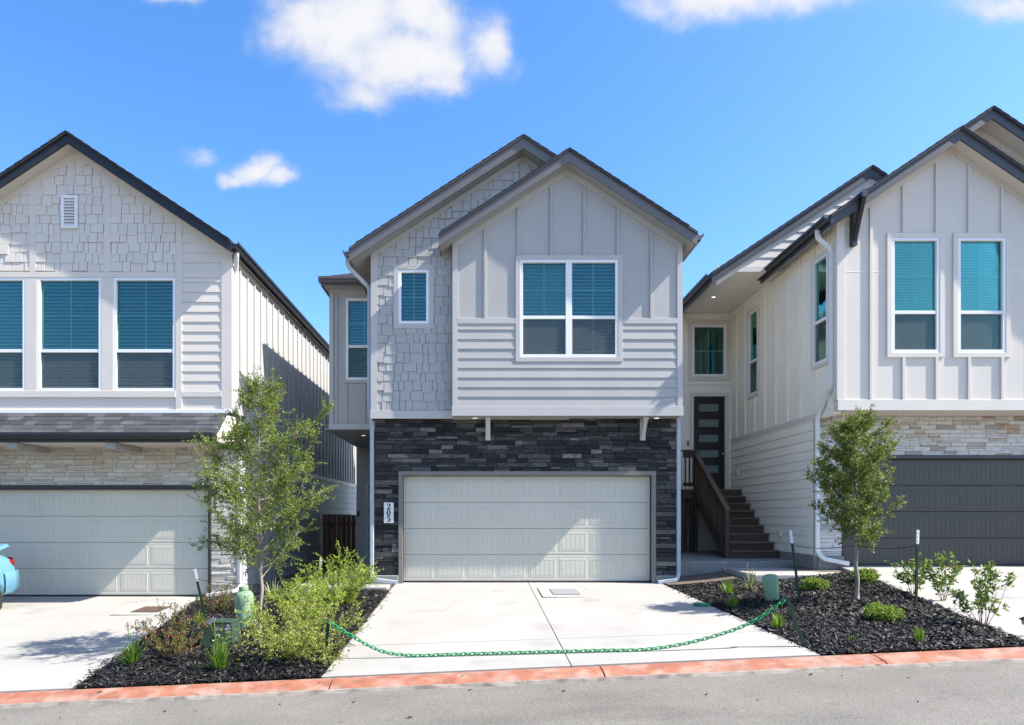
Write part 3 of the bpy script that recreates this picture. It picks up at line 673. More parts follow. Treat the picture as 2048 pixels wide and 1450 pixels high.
# ------------------------------------------------------------------ middle house
ZS = 3.262
def soffit_lamp(parent, x, y, z):
    L = MB().lathe((x, y, z-.012), [(.065, .012), (.075, .004), (.07, 0), (.05, 0), (.05, .006)], 18).build('soffit_light', 'white', parent)
    MB().lathe((x, y, z-.011), [(.047, 0), (.047, .004)], 16).build('lamp_lens', 'lamp', L)
    return L
def bracket(parent, x, y0, y1, z1, h, m, w=.1):
    """corbel: back post, top arm and curved knee"""
    B = box('bracket', x-w/2, x+w/2, y1-.07, y1, z1-h, z1-.07, m, parent, .006)
    MB().prism([(y0, z1), (y1, z1), (y1, z1-.068), (y0, z1-.068)], x-w/2, x+w/2, lambda a, b, d: (d, a, b)).build('arm', m, B)
    pts = [(y0+.06+(y1-.07-y0-.06)*t, z1-.07-(h-.16)*(t**2.2)) for t in [i/7 for i in range(8)]]
    prof = pts+[(y1-.071, z1-h+.03)]+[(a+.0, b-.07) for a, b in reversed(pts[:-1])]
    MB().prism([(y0+.02, z1-.0685), (y0+.12, z1-.0685)]+[(y1-.071, z1-.07-(h-.14)), (y1-.071, z1-h+.02)], x-w*.35, x+w*.35, lambda a, b, d: (d, a, b)).build('knee', m, B)
    return B
def middle_house():
    H = empty('grey_house', (.9, 13, 0)); tag(H, 'grey two-storey house with dark stone base and greige garage door in the middle', 'house', 'houses along the street')
    YF, YB, YS, YW = 13.0, 12.6, 12.83, 14.55
    xl, xr = PX(750, YF), PX(1352, YF)
    # ground floor front with ledge stone
    gd = (-1.52, 3.38, 0., 2.13)
    w = wall('stone_wall', front(YF), xl, xr, -.05, ZS, 'mortar', H, holes=[gd])
    stones(w, front(YF), [(xl, xr, 2.215, ZS-.01), (xl, gd[0]-.085, .17, 2.215), (gd[1]+.085, xr, .17, 2.215)], 'dark_stone', 5)
    for a, b in ((xl-.01, gd[0]-.086), (gd[1]+.086, xr+.01)): box('foundation', a, b, YF-.07, YF+.02, -.08, .165, 'concrete_d', H, .01)
    for a, b in ((gd[0]-.085, gd[0]), (gd[1], gd[1]+.085)):
        box('door_jamb', a, b, YF-.055, YF+.14, 0.012, 2.13, 'c_jamb', H)
    box('door_head', gd[0]-.085, gd[1]+.085, YF-.057, YF+.14, 2.1305, 2.215, 'c_jamb', H)
    garage_door(H, YF+.10, gd[0], gd[1], .04, 2.13, 'c_door')
    # side and back walls
    wall('side_wall', facing_right(xr-.002), YF+.14, 24, -.05, 6.45, 'c_siding', H)
    wall('side_wall', facing_left(xl), YF+.14, 18.5, -.05, ZS, 'c_siding', H)
    wall('back_wall', lambda a, b, d: (a, 24+d, b), -3.3, xr, -.05, 6.4, 'c_siding', H)
    # bay over the garage
    bl, br = PX(905, YB), xr
    xa = (bl+br)/2; y0 = YB-.28; za = PZ(297, y0); pit = .652
    bw = [PX(1040, YB), PX(1236, YB), PZ(715, YB), PZ(520, YB)]; cs = .085
    R, zt = gable_roof(H, xa, za, pit, bl-.25, br+.2, y0, 24, 'c_rake', 'c_soffit', hb=.19)
    tp = lambda x: zt(x)-.05-.19+.011
    planes = under(xa, tp(xa), pit)
    W = wall('bay_wall', front(YB), bl, br, ZS, 9, 'c_siding', H, holes=[(bw[0], bw[1], bw[2], bw[3])], planes=planes)
    wall('side_wall', facing_left(bl), YB+.14, YS, ZS, tp(bl), 'c_siding', H); wall('side_wall', facing_right(br), YB+.14, YF+.14, ZS, tp(br), 'c_siding', H)
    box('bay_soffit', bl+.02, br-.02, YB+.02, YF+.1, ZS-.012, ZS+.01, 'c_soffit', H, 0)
    frieze(H, YB, xa, tp, pit, bl, br, 'c_trim')
    hole = (bw[0]-cs, bw[1]+cs, bw[2]-cs, bw[3]+cs)
    fz = lambda x: tp(x)-.13
    band0, band1 = PZ(648, YB), PZ(637, YB)
    for a, b in ((bl, bl+.10), (br-.10, br)): board('corner_board', front(YB), clip(rect(a, b, ZS+.17, 9), under(xa, fz(xa), pit)), .028, -.002, 'c_trim', H)
    for a, b in ((bl+.101, hole[0]-.002), (hole[1]+.002, br-.101)): strip('belly_band', front(YB), a, b, band0, band1, .03, 'c_trim', H)
    strip('base_trim', front(YB), bl-.012, br+.012, ZS-.014, ZS+.168, .034, 'c_trim', H)
    lap(W, front(YB), bl+.10, br-.10, ZS+.168, band0-.001, 'c_siding', holes=[hole], expo=.1835)
    battens(W, front(YB), [PX(p, YB) for p in (970, 1036, 1102, 1168, 1235, 1302)], band1+.001, fz, 'c_siding', .05, .03, holes=[hole])
    window(H, front(YB), *bw, rail=PZ(635, YB), mull=[PX(1137.5, YB)], lower_vert=True); casing(H, front(YB), *bw, cs, 'c_trim')
    soffit_lamp(H, PX(950, 12.8), 12.82, ZS-.012); soffit_lamp(H, PX(1314, 12.8), 12.82, ZS-.012)
    bracket(H, PX(976, 12.75), YB+.06, YF-.03, ZS-.013, .43, 'c_trim', .1); bracket(H, PX(1290, 12.75), YB+.06, YF-.03, ZS-.013, .43, 'c_trim', .1)
    gutter_y(H, br+.2, zt(br+.2)-.02, y0+.01, 24, 1, 'c_gutter')
    # main gable behind with shakes
    y0 = YS-.30; xa2 = PX(1047, y0); za2 = PZ(270, y0); p2 = .648
    sl = PX(742, YS)
    R2, zt2 = gable_roof(H, xa2, za2, p2, PX(698, y0), 1.75, y0, 24, 'c_rake', 'c_soffit', hb=.20, cut=[(pit, -1, -(za-pit*xa)+.13)])
    tp2 = lambda x: zt2(x)-.05-.20+.011
    sw = [PX(797, YS), PX(858, YS), PZ(648, YS), PZ(540, YS)]
    W2 = wall('shake_wall', front(YS), sl, 1.75, ZS-.03, 9.4, 'c_siding', H, holes=[sw], planes=under(xa2, tp2(xa2), p2))
    wall('side_wall', facing_left(sl), YS+.14, YW, ZS-.03, tp2(sl), 'c_siding', H)
    frieze(H, YS, xa2, tp2, p2, sl, 1.6, 'c_trim', w=.09)
    cp = under(xa2, tp2(xa2)-.09, p2); c2 = .095; hole2 = (sw[0]-c2, sw[1]+c2, sw[2]-c2, sw[3]+c2)
    shakes(W2, front(YS), sl+.13, bl-.02, ZS+.125, 9, 'c_siding', holes=[hole2], planes=cp, seed=4)
    shakes(W2, front(YS), bl-.02, 1.7, ZS+.125+.186*15, 9, 'c_siding', planes=cp+[(pit, -1, -(zt(0)-.12))], seed=6)
    board('corner_board', front(YS), clip(rect(sl, sl+.13, ZS+.125, 9), under(xa2, tp2(xa2)-.09, p2)), .03, -.002, 'c_trim', H)
    strip('base_trim', front(YS), sl-.01, bl, ZS-.034, ZS+.124, .036, 'c_trim', H)
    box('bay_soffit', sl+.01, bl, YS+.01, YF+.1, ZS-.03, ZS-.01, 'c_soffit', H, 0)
    window(H, front(YS), *sw); casing(H, front(YS), *sw, c2, 'c_trim')
    xe = PX(698, y0); gutter_y(H, xe, zt2(xe)-.03, y0+.01, 14.2, -1, 'c_gutter')
    downspout(H, [(xe-.05, y0+.12, zt2(xe)-.13), (xe-.05, y0+.12, zt2(xe)-.30), (sl-.05, 12.94, zt2(xe)-.62), (sl-.05, 12.94, 3.4), (xl-.055, 12.97, 3.15), (xl-.055, 12.97, .22), (xl+.02, 12.86, .09), (gd[0]-.10, 12.85, .035)], 'spout_grey')
    downspout(H, [(xr+.042, 12.97, ZS-.02), (xr+.042, 12.97, .2), (xr-.02, 12.86, .09), (gd[1]+.10, 12.85, .035)], 'spout_grey')
    # recessed wing on the left, over the porch
    wl_, zw1 = PX(659, YW), 6.36
    wwin = [PX(692, YW), -2.17, PZ(760, YW), PZ(597, YW)]
    WW = wall('wing_wall', front(YW), wl_, sl+.05, ZS, zw1, 'c_siding', H, holes=[wwin])
    window(H, front(YW), *wwin, rail=PZ(693, YW), lower_vert=True); 
    strip('casing', front(YW), wwin[0]-.06, sl, wwin[2]-.07, wwin[2]-.001, .028, 'c_trim', H)
    strip('corner_board', front(YW), wl_, wl_+.09, ZS+.11, zw1, .026, 'c_trim', H); strip('base_trim', front(YW), wl_-.01, sl, ZS-.02, ZS+.109, .032, 'c_trim', H)
    strip('frieze_board', front(YW), wl_+.091, sl, zw1-.12, zw1, .024, 'c_trim', H)
    battens(WW, front(YW), [PX(674, YW), ], ZS+.11, zw1-.121, 'c_siding', .04, .018)
    battens(WW, front(YW), [wwin[0]+.02, wwin[0]+.42], ZS+.11, wwin[2]-.071, 'c_siding', .04, .018)
    wall('side_wall', facing_left(wl_), YW+.14, 24, ZS, zw1, 'c_siding', H); wall('side_wall', facing_left(wl_-.12), 18.65, 24, -.05, ZS, 'c_siding', H)
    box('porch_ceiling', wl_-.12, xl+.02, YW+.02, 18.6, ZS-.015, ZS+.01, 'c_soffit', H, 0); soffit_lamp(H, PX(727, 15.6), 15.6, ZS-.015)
    PW = wall('porch_wall', front(18.5), wl_-.15, xl+.05, -.05, ZS, 'c_siding', H)
    dl = PX(737, 18.5)
    D = empty('side_door', (dl+.45, 18.5, 0), H); strip('leaf', front(18.5), dl+.01, dl+.92, .02, 2.1, .02, 'c_trim', D); strip('casing', front(18.5), dl-.09, dl, 0, 2.2, .035, 'c_trim', D); strip('casing', front(18.5), dl-.09, dl+1.0, 2.201, 2.3, .035, 'c_trim', D)
    strip('door_lock', front(18.5), PX(717, 18.5)-.03, PX(717, 18.5)+.03, PZ(1033, 18.5), PZ(1022, 18.5), .03, 'black', PW)
    # hip roof over the wing
    ex, ey, ez, e2 = wl_-.12, YW-.34, 6.50, -2.15; run = e2-ex; top = ez+.5*run
    vs = [(ex, ey, ez), (e2, ey, ez), (e2, ey+run, top), (ex, 24.2, ez), (e2, 24.2, top)]; vs += [(x, y, z-.05) for x, y, z in vs]
    R3 = MB().add(vs, [(0, 1, 2), (0, 2, 4, 3), (5, 7, 6), (5, 8, 9, 7), (0, 5, 6, 1), (0, 3, 8, 5)]).build('roof', 'shingle', H)
    mb = MB(); r = random.Random(2)
    for k in range(9):
        a, b = k*.15, k*.15+.15
        x = ex+a
        while x < e2:
            wd = r.uniform(.14, .34); x1 = min(x+wd, e2); xs0 = max(x, ex+a)
            if x1-xs0 > .03: mb.add([(xs0+.002, ey+a-.01, ez+.5*a+.008), (x1-.002, ey+a-.01, ez+.5*a+.008), (x1-.002, ey+b, ez+.5*b+.004), (max(xs0, ex+b if xs0 < ex+b else xs0)+.002, ey+b, ez+.5*b+.004)], [(0, 1, 2, 3)])
            x = x1
    tag(mb.build('shingle_courses', 'shingle', R3, fix=False), kind='stuff')
    box('fascia', ex+.02, e2+.1, ey, ey+.03, ez-.19, ez-.052, 'c_rake', R3); box('fascia', ex, ex+.03, ey+.031, 24, ez-.19, ez-.052, 'c_rake', R3)
    box('soffit', ex+.03, e2+.1, ey+.031, YW+.05, ez-.165, ez-.15, 'c_soffit', R3, 0); box('soffit', ex+.03, wl_+.05, YW+.051, 24, ez-.165, ez-.15, 'c_soffit', R3, 0)
    gutter_x(R3, ey-.001, ez-.03, ex-.02, e2, 'c_gutter')
    return H
middle_house()
# number plaque with serif numerals stacked one over another
def plaque():
    Y = 12.95; x0, x1, z0, z1 = PX(768, Y), PX(787, Y), PZ(1046, Y), PZ(1005, Y)
    P = MB().box(x0, x1, Y-.02, Y+.03, z0, z1, .004).build('number_plaque', 'sign_white'); tag(P, 'white plaque reading 205 downwards on the dark stone beside the garage', 'house number')
    cx = (x0+x1)/2; H = (z1-z0)*.275; W = H*.72
    def stroke(pts, ws):
        mb = MB(); n = len(pts); vs = []
        for i, (x, z) in enumerate(pts):
            a, b = pts[max(i-1, 0)], pts[min(i+1, n-1)]; d = Vector((b[0]-a[0], b[1]-a[1])).normalized(); nn = Vector((-d.y, d.x))*ws[i]/2
            for s in (1, -1):
                for y in (Y-.0235, Y-.019): vs.append((x+nn.x*s, y, z+nn.y*s))
        fs = []
        for i in range(n-1):
            k = i*4
            for a, b in ((0, 1), (1, 3), (3, 2), (2, 0)): fs.append((k+a, k+b, k+4+b, k+4+a))
        fs += [(0, 1, 3, 2), tuple((n-1)*4+e for e in (0, 1, 3, 2))]
        return mb.add(vs, fs)
    def S(pts, ws, zc, n=5):
        P_, w_ = [], []
        for i in range(len(pts)-1):
            for k in range(n):
                t = k/n; P_.append((pts[i][0]*(1-t)+pts[i+1][0]*t, pts[i][1]*(1-t)+pts[i+1][1]*t)); w_.append(ws[i]*(1-t)+ws[i+1]*t)
        P_.append(pts[-1]); w_.append(ws[-1])
        return stroke([(cx+W*(x-.5), zc+H*(z-.5)) for x, z in P_], [max(.012, q*1.25*W) for q in w_])
    zc = [(z1+z0)/2+k*(z1-z0)*.295 for k in (1, 0, -1)]
    arc = lambda x, z, rx, rz, a0, a1, n: [(x+rx*math.cos(math.radians(a0+(a1-a0)*i/n)), z+rz*math.sin(math.radians(a0+(a1-a0)*i/n))) for i in range(n+1)]
    two = arc(.47, .72, .36, .25, 165, -40, 10)+[(.5, .3), (.1, .06)]
    m2 = S(two, [.18, .12, .08, .1, .14, .2, .25, .29, .29, .25, .22, .15, .12], zc[0], 2); q = S([(.06, .07), (.5, .075), (.9, .09), (.95, .24)], [.16, .2, .2, .06], zc[0]); m2.add(q.v, q.f); m2.build('numeral', 'ink', P)
    zero = arc(.5, .5, .36, .46, 90, 450, 24); m0 = S(zero, [.07+.21*abs(math.cos(math.radians(90+15*i)))**1.3 for i in range(25)], zc[1], 1); m0.build('numeral', 'ink', P)
    five = arc(.44, .32, .40, .28, 130, -140, 12)
    m5 = S(five, [.08, .1, .15, .2, .26, .29, .29, .26, .2, .14, .1, .14, .2], zc[2], 1)
    for pts, ws in (([(.2, .56), (.27, .94)], [.07, .08]), ([(.24, .93), (.86, .93)], [.2, .2])): q = S(pts, ws, zc[2]); m5.add(q.v, q.f)
    m5.build('numeral', 'ink', P)
plaque()

# ------------------------------------------------------------------ left house
def left_house():
    H = empty('pale_house', (-7.7, 13, -.277)); tag(H, 'pale grey house with three tall windows and a shingled skirt roof over its garage', 'house', 'houses along the street')
    YF, YB = 13.0, 12.55; X1, X0 = -4.74, -10.67; zs = -.277; ZB = PZ(822, YB)
    y0 = YB-.28; xa = -7.705; za = PZ(263, y0); pit = .662
    R, zt = gable_roof(H, xa, za, pit, 2*xa-(-4.63), -4.63, y0, 31, 'black', 'soffit', hb=.17)
    tp = lambda x: zt(x)-.05-.17+.011; planes = under(xa, tp(xa), pit)
    X = lambda p: PX(p, YB); Z = lambda p: PZ(p, YB)
    wins = [(X(228), X(352)), (X(76), X(204)), (X(-76), X(52))]; wz = (Z(782), Z(556))
    W = wall('gable_wall', front(YB), X0, X1, ZB, 9, 'l_siding', H, holes=[(a, b, *wz) for a, b in wins], planes=planes)
    for a, b in wins: window(H, front(YB), a, b, *wz, rail=Z(702), fw=.052)
    frieze(H, YB, xa, tp, pit, X0, X1, 'l_trim', w=.12); fz = lambda x: tp(x)-.12
    xb = X(353)
    strip('window_head_trim', front(YB), X(-100), xb-.001, Z(556)+.001, Z(545), .03, 'l_trim', H); strip('sill_trim', front(YB), X(-100), xb-.001, Z(795), Z(782)-.001, .036, 'l_trim', H)
    for a, b in ((X(204), X(228)), (X(52), X(76)), (X(-100), X(-76))): strip('mullion_board', front(YB), a+.001, b-.001, wz[0], wz[1], .026, 'l_trim', H)
    strip('mullion_board', front(YB), X(352)+.001, xb-.001, wz[0], wz[1], .026, 'l_trim', H)
    board('divider_board', front(YB), clip(rect(xb, X(365), ZB+.02, 9), under(xa, fz(xa), pit)), .03, -.002, 'l_trim', H)
    for p0, p1 in ((61, 73), (210, 222), (-88, -76)): board('divider_board', front(YB), clip(rect(X(p0), X(p1), Z(545)+.001, 9), under(xa, fz(xa), pit)), .03, -.002, 'l_trim', H)
    for p0, p1, sd in ((222, 353, 1), (73, 210, 2), (-76, 61, 3)):
        v = [(X(124)-.03, X(157)+.03, Z(458)-.03, Z(392)+.03)]
        shakes(W, front(YB), X(p0), X(p1), Z(545)+.003, 9, 'l_siding', planes=under(xa, fz(xa), pit), holes=v, course=.182, seed=20+sd)
    # gable vent
    va, vb, vc, vd = X(124), X(157), Z(458), Z(392); V = empty('gable_vent', ((va+vb)/2, YB, vc), H)
    for q in ((va, va+.055, vc, vd), (vb-.055, vb, vc, vd), (va+.056, vb-.056, vd-.055, vd), (va+.056, vb-.056, vc, vc+.055)): strip('frame', front(YB), *q, .045, 'white', V)
    strip('backing', front(YB), va+.05, vb-.05, vc+.05, vd-.05, .003, 'l_trim', V)
    n = 9
    for k in range(n):
        z = vc+.06+(vd-vc-.12)*k/n; MB().prism([(z, .038), (z+.008, .042), (z+.05, .010), (z+.042, .006)], va+.054, vb-.054, lambda b, d, a: (a, YB-d, b)).build('louvre', 'white', V)
    # lap siding to the right of the windows
    xc = X(444)
    fzp = under(xa, fz(xa), pit)
    strip('band', front(YB), X(365)+.001, xc-.001, Z(556), Z(546), .03, 'l_trim', H); strip('band', front(YB), X(365)+.001, xc-.001, Z(794), Z(783), .03, 'l_trim', H)
    lap(W, front(YB), X(365), xc, Z(783)+.001, Z(556)-.001, 'l_siding', expo=.189); lap(W, front(YB), X(365), xc, Z(546)+.001, 9, 'l_siding', planes=fzp, expo=.189)
    board('corner_board', front(YB), clip(rect(xc, X1, ZB+.02, 9), fzp), .028, -.002, 'l_trim', H)
    strip('base_flashing', front(YB), X0, X1+.015, ZB-.045, ZB+.02, .045, 'white', H)
    # skirt roof of single shingles
    e0, e1, zb0, zb1 = YB-.02, YB-.56, ZB-.03, ZB-.50
    xs0, xs1 = X0-.1, X1-.06; sl_ = (zb0-zb1)/(e0-e1)
    S = MB().add([(xs0, e1, zb1), (xs1, e1, zb1), (xs1, e0, zb0), (xs0, e0, zb0), (xs0, e1, zb1-.03), (xs1, e1, zb1-.03), (xs1, e0, zb0-.03), (xs0, e0, zb0-.03)],
                 [(0, 1, 2, 3), (4, 5, 6, 7), (0, 1, 5, 4), (1, 2, 6, 5), (2, 3, 7, 6), (3, 0, 4, 7)]).build('skirt_roof', 'shingle', H)
    r = random.Random(14); rows = 5; rh = (e0-e1)/rows
    for k in range(rows):
        x = -9.6-r.uniform(0, .2); a, b = e1-.012+k*rh, e1+(k+1)*rh+.02
        while x < xs1-.01:
            wd = r.uniform(.16, .40); x1 = min(x+wd, xs1+.01); lift = r.choice((.006, .013)); zz = lambda y: zb1+(y-e1)*sl_
            vs = [(x+.002, a, zz(a)+lift+.006), (x1-.002, a, zz(a)+lift+.006), (x1-.002, b, zz(b)+.003), (x+.002, b, zz(b)+.003)]
            vs += [(x+.002, a, zz(a)), (x1-.002, a, zz(a))]
            MB().add(vs, [(0, 1, 2, 3), (4, 5, 1, 0)]).build('shingle', 'shingle', S, fix=False); x = x1
    gutter_x(S, e1-.004, zb1+.01, xs0, xs1-.03, 'black'); box('fascia', xs0, xs1, e1+.0, e1+.03, zb1-.16, zb1-.031, 'black', S)
    MB().prism([(e1+.031, zb1-.14), (YF, zb1-.14), (YF, zb0-.04), (e0, zb0-.04), (e1+.031, zb1-.035)], xs1-.03, xs1-.005, lambda a, b, d: (d, a, b)).build('end_board', 'l_trim', S)
    box('soffit', xs0, xs1-.031, e1+.031, YF+.1, zb1-.15, zb1-.135, 'soffit', S, 0)
    for p in (57, 247, -130): box('outlooker', PX(p, 12.5)-.09, PX(p, 12.5)+.09, e1+.06, YF+.02, zb1-.27, zb1-.151, 'c_soffit', H, .006)  # light cream outlookers; shade under the skirt roof is put into this darker colour
    # ground floor
    zc = zb1-.135; d1 = PX(420, 13.05); gd = (d1-4.88, d1, zs, zs+2.13)
    w = wall('stone_wall', front(YF), X0, X1, zs-.1, zc+.05, 'mortar_l', H, holes=[gd])
    stones(w, front(YF), [(-9.75, X1+.012, gd[3]+.085, zc-.002), (gd[1]+.045, X1+.012, zs+.08, gd[3]+.085)], 'cream_stone', 9, h=.086, proud=(.012, .024))
    wall('side_return', facing_right(X1), YF-.03, YF+.3, zs, zc, 'l_side', H, t=.05)
    box('foundation', gd[1]+.046, X1+.02, YF-.05, YF+.02, zs-.1, zs+.078, 'concrete_d', H, .008)
    box('door_head', gd[0], gd[1]+.045, YF-.06, YF+.12, gd[3], gd[3]+.083, 'black', H); box('door_jamb', gd[1], gd[1]+.044, YF-.052, YF+.12, zs+.01, gd[3]-.001, 'black', H)
    garage_door(H, YF+.09, gd[0], gd[1], zs+.04, gd[3], 'c_door')
    # side wall towards the middle house
    zl = 2.41
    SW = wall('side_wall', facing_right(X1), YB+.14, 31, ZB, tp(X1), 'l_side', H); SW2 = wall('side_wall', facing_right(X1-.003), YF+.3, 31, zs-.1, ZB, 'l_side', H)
    strip('corner_board', facing_right(X1), YB-.028, YB+.11, ZB, tp(X1), .022, 'l_trim', H)
    battens(SW, facing_right(X1), [YB+.42+.41*k for k in range(44)], zl+.10, lambda y: tp(X1)-.14, 'l_side', .05, .03)
    strip('frieze_board', facing_right(X1), YB+.111, 31, tp(X1)-.14, tp(X1), .024, 'l_trim', SW)
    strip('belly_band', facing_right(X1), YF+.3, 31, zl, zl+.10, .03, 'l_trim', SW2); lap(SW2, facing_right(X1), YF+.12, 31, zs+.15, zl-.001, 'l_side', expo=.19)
    strip('foundation', facing_right(X1), YF+.05, 31, zs-.15, zs+.149, .012, 'concrete_d', SW2)
    strip('corner_board', facing_right(X1), YF-.028, YF+.119, zs+.1, zc+.2, .026, 'white', H)
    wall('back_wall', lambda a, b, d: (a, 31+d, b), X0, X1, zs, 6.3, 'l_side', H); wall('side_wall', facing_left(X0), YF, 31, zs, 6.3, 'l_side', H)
    gutter_y(H, -4.63, zt(-4.63)-.02, y0+.01, 31, 1, 'black')
    downspout(H, [(X1+.13, y0+.2, zt(-4.63)-.14), (X1+.13, y0+.2, zt(-4.63)-.2), (X1+.05, YB+.10, zt(-4.63)-.42), (X1+.05, YB+.10, 3.45), (X1+.05, YF+.02, 3.0), (X1+.05, YF+.02, zs+.27), (X1-.03, YF-.12, zs+.14), (gd[1]+.02, YF-.16, zs+.06)], 'spout')
left_house()

# ------------------------------------------------------------------ right house
def right_house():
    H = empty('white_house', (9.4, 13, .335)); tag(H, 'warm white board-and-batten house with charcoal garage door on the right', 'house', 'houses along the street')
    YF, YB = 13.0, 12.30; zs = .335; X = lambda p: PX(p, YB); Z = lambda p: PZ(p, YB)
    X0, X1 = X(1675), 12.75; ZB = Z(820)
    y0 = YB-.28; xa = PX(1922, y0); za = PZ(253, y0); pit = .673; xe = PX(1662, y0)
    R, zt = gable_roof(H, xa, za, pit, xe, 12.95, y0, 15.05, 'r_fascia', 'soffit', hb=.19)
    tp = lambda x: zt(x)-.05-.19+.011; fz = lambda x: tp(x)-.11
    wins = [(X(1782), X(1878)), (X(1914), X(2010))]; wz = (Z(706), Z(476)); cs = .085
    W = wall('gable_wall', front(YB), X0, X1, ZB, 9, 'r_siding', H, holes=[(a, b, *wz) for a, b in wins], planes=under(xa, tp(xa), pit))
    holes = [(a-cs, b+cs, wz[0]-cs, wz[1]+cs) for a, b in wins]
    for a, b in wins: window(H, front(YB), a, b, *wz, glass='glass_r', rail=Z(625), blind='shade', fw=.058); casing(H, front(YB), a, b, *wz, cs, 'r_trim')
    frieze(H, YB, xa, tp, pit, X0, X1, 'soffit', w=.11)
    board('corner_board', front(YB), clip(rect(X0, X0+.115, ZB+.19, 9), under(xa, fz(xa), pit)), .03, -.002, 'r_trim', H)
    strip('base_trim', front(YB), X0-.012, X1, ZB-.01, ZB+.188, .036, 'r_trim', H)
    battens(W, front(YB), [X(p) for p in (1741, 1806, 1872, 1937, 2003, 2068, 2133)], ZB+.19, fz, 'r_siding', .055, .032, holes=holes)
    for a, b in ((X(1692), X(1738)), (X(1745), X(1772)), (X(2017), X(2100))): strip('panel_joint', front(YB), a, b, Z(544), Z(543), .003, 'r_side', W)
    box('bay_soffit', X0+.02, X1, YB+.02, YF+.1, ZB-.01, ZB+.012, 'soffit', H, 0)
    # black knee bracket under the rake
    bx_, bz = PX(1704, YB), PZ(402, YB-.05)
    B = box('knee_bracket', bx_-.05, bx_+.05, YB-.10, YB-.003, bz-.84, bz-.1, 'black', H, .006); box('arm', bx_-.05, bx_+.05, YB-.42, YB-.003, bz-.099, bz+.02, 'black', B, .006)
    MB().prism([(YB-.40, bz-.10), (YB-.30, bz-.10), (YB-.101, bz-.62), (YB-.101, bz-.76)], bx_-.035, bx_+.035, lambda a, b, d: (d, a, b)).build('strut', 'black', B)
    # upper right gable behind
    y2 = 13.0; xa2 = PX(1985, y2); za2 = PZ(213, y2)
    R2, zt2 = gable_roof(H, xa2, za2, .67, 9.1, 12.9, y2, 24, 'r_fascia', 'soffit', hb=.19)
    tp2 = lambda x: zt2(x)-.229
    wall('gable_wall', front(y2+.36), 9.1, 12.8, 6.6, 10, 'r_siding', H, planes=under(xa2, tp2(xa2), .67)); frieze(H, y2+.36, xa2, tp2, .67, 9.12, 12.7, 'soffit', w=.12)
    battens(H, front(y2+.36), [9.62, 10.2, 10.8], 6.6, lambda x: tp2(x)-.12, 'r_siding', .05, .02)
    # main roof over the entry
    y3 = 14.5; xa3 = PX(1744, y3); za3 = PZ(331, y3); xe3 = PX(1424, y3); ZC = 6.74; YG = y3+.08
    R3, zt3 = gable_roof(H, xa3, za3, .668, xe3, 12.3, y3, 24, 'r_fascia', 'soffit', hb=.19, soffit_back=YG+.1)
    tp3 = lambda x: zt3(x)-.229
    G = wall('gable_wall', front(YG), xe3+.12, 12, ZC, 9.5, 'r_siding', H, planes=under(xa3, tp3(xa3), .668)); frieze(H, YG, xa3, tp3, .668, xe3+.12, 9.2, 'r_trim', w=.12)
    lap(G, front(YG), xe3+.15, 9.0, ZC+.12, 9.5, 'r_siding', planes=under(xa3, tp3(xa3)-.12, .668)+[(-pit, 1, za-pit*xa+30), (pit, -1, -(zt(0)-.3))], expo=.19)
    strip('base_trim', front(YG), xe3+.12, X0+.4, ZC-.01, ZC+.118, .03, 'r_trim', H)
    gutter_y(H, xe3, zt3(xe3)-.02, y3+.01, 24, -1, 'black'); gutter_y(H, xe, zt(xe)-.02, y0+.01, 15.05, -1, 'black')
    XE = 5.15; YE = 17.5
    box('entry_ceiling', XE-.02, X0+.02, YG, YE+.1, ZC-.012, ZC+.012, 'r_side', H, 0); soffit_lamp(H, PX(1427, 16.2), 16.2, ZC-.012)
    # side wall along the stairs
    mp = facing_left(X0); a_top = ZC-.02; zl = 3.27
    sw = [(12.62, 13.18, 4.33, 6.4), (15.8, 16.36, 4.3, 6.33)]
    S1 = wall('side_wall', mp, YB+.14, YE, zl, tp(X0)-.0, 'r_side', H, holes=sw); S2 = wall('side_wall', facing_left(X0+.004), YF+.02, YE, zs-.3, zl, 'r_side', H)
    for q in sw:
        window(H, mp, *q, glass='glass_side', rail=q[2]+.40*(q[3]-q[2]), vert=False, horiz=False, blind='none', fw=.05, depth=.8)
        casing(H, mp, *q, .075, 'r_trim', d=.026)
    hs = [(a-.08, b+.08, c-.08, d+.08) for a, b, c, d in sw]
    battens(S1, mp, [12.57+.57*k for k in range(9)], zl+.10, lambda y: tp(X0)-.12 if y < 15 else a_top-.1, 'r_side', .05, .03, holes=hs)
    strip('frieze_board', mp, YB+.12, 15.05, tp(X0)-.12, tp(X0), .024, 'soffit', S1); strip('frieze_board', mp, 15.051, YE, a_top-.1, a_top, .024, 'r_side', S1)
    strip('belly_band', mp, YF+.02, YE, zl-.0, zl+.099, .03, 'r_trim', S1); strip('corner_board', mp, YB-.03, YB+.115, ZB+.19, tp(X0), .024, 'r_trim', H)
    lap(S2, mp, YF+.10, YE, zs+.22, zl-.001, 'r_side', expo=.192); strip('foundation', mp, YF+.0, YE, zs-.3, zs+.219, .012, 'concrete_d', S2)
    strip('corner_board', mp, YF-.03, YF+.099, zs+.2, ZB, .026, 'r_trim', H)
    for px, py in ((1477, 945), (1562, 1067)):
        yy = X0*F/(px-CX); zz = PZ(py, yy); bx2 = strip('outlet_box', mp, yy-.055, yy+.055, zz-.07, zz+.07, .06, 'r_trim', S2)
    # entry wall with window and panelled door
    XX = lambda p: PX(p, YE); ZZ = lambda p: PZ(p, YE)
    ew = (XX(1384), XX(1452), ZZ(753), ZZ(650)); ed = (XX(1387), XX(1450), 2.03, ZZ(793))
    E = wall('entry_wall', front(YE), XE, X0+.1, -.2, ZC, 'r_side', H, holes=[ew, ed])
    window(H, front(YE), *ew, blind='none', fw=.06); casing(H, front(YE), *ew, .11, 'r_trim', d=.02)
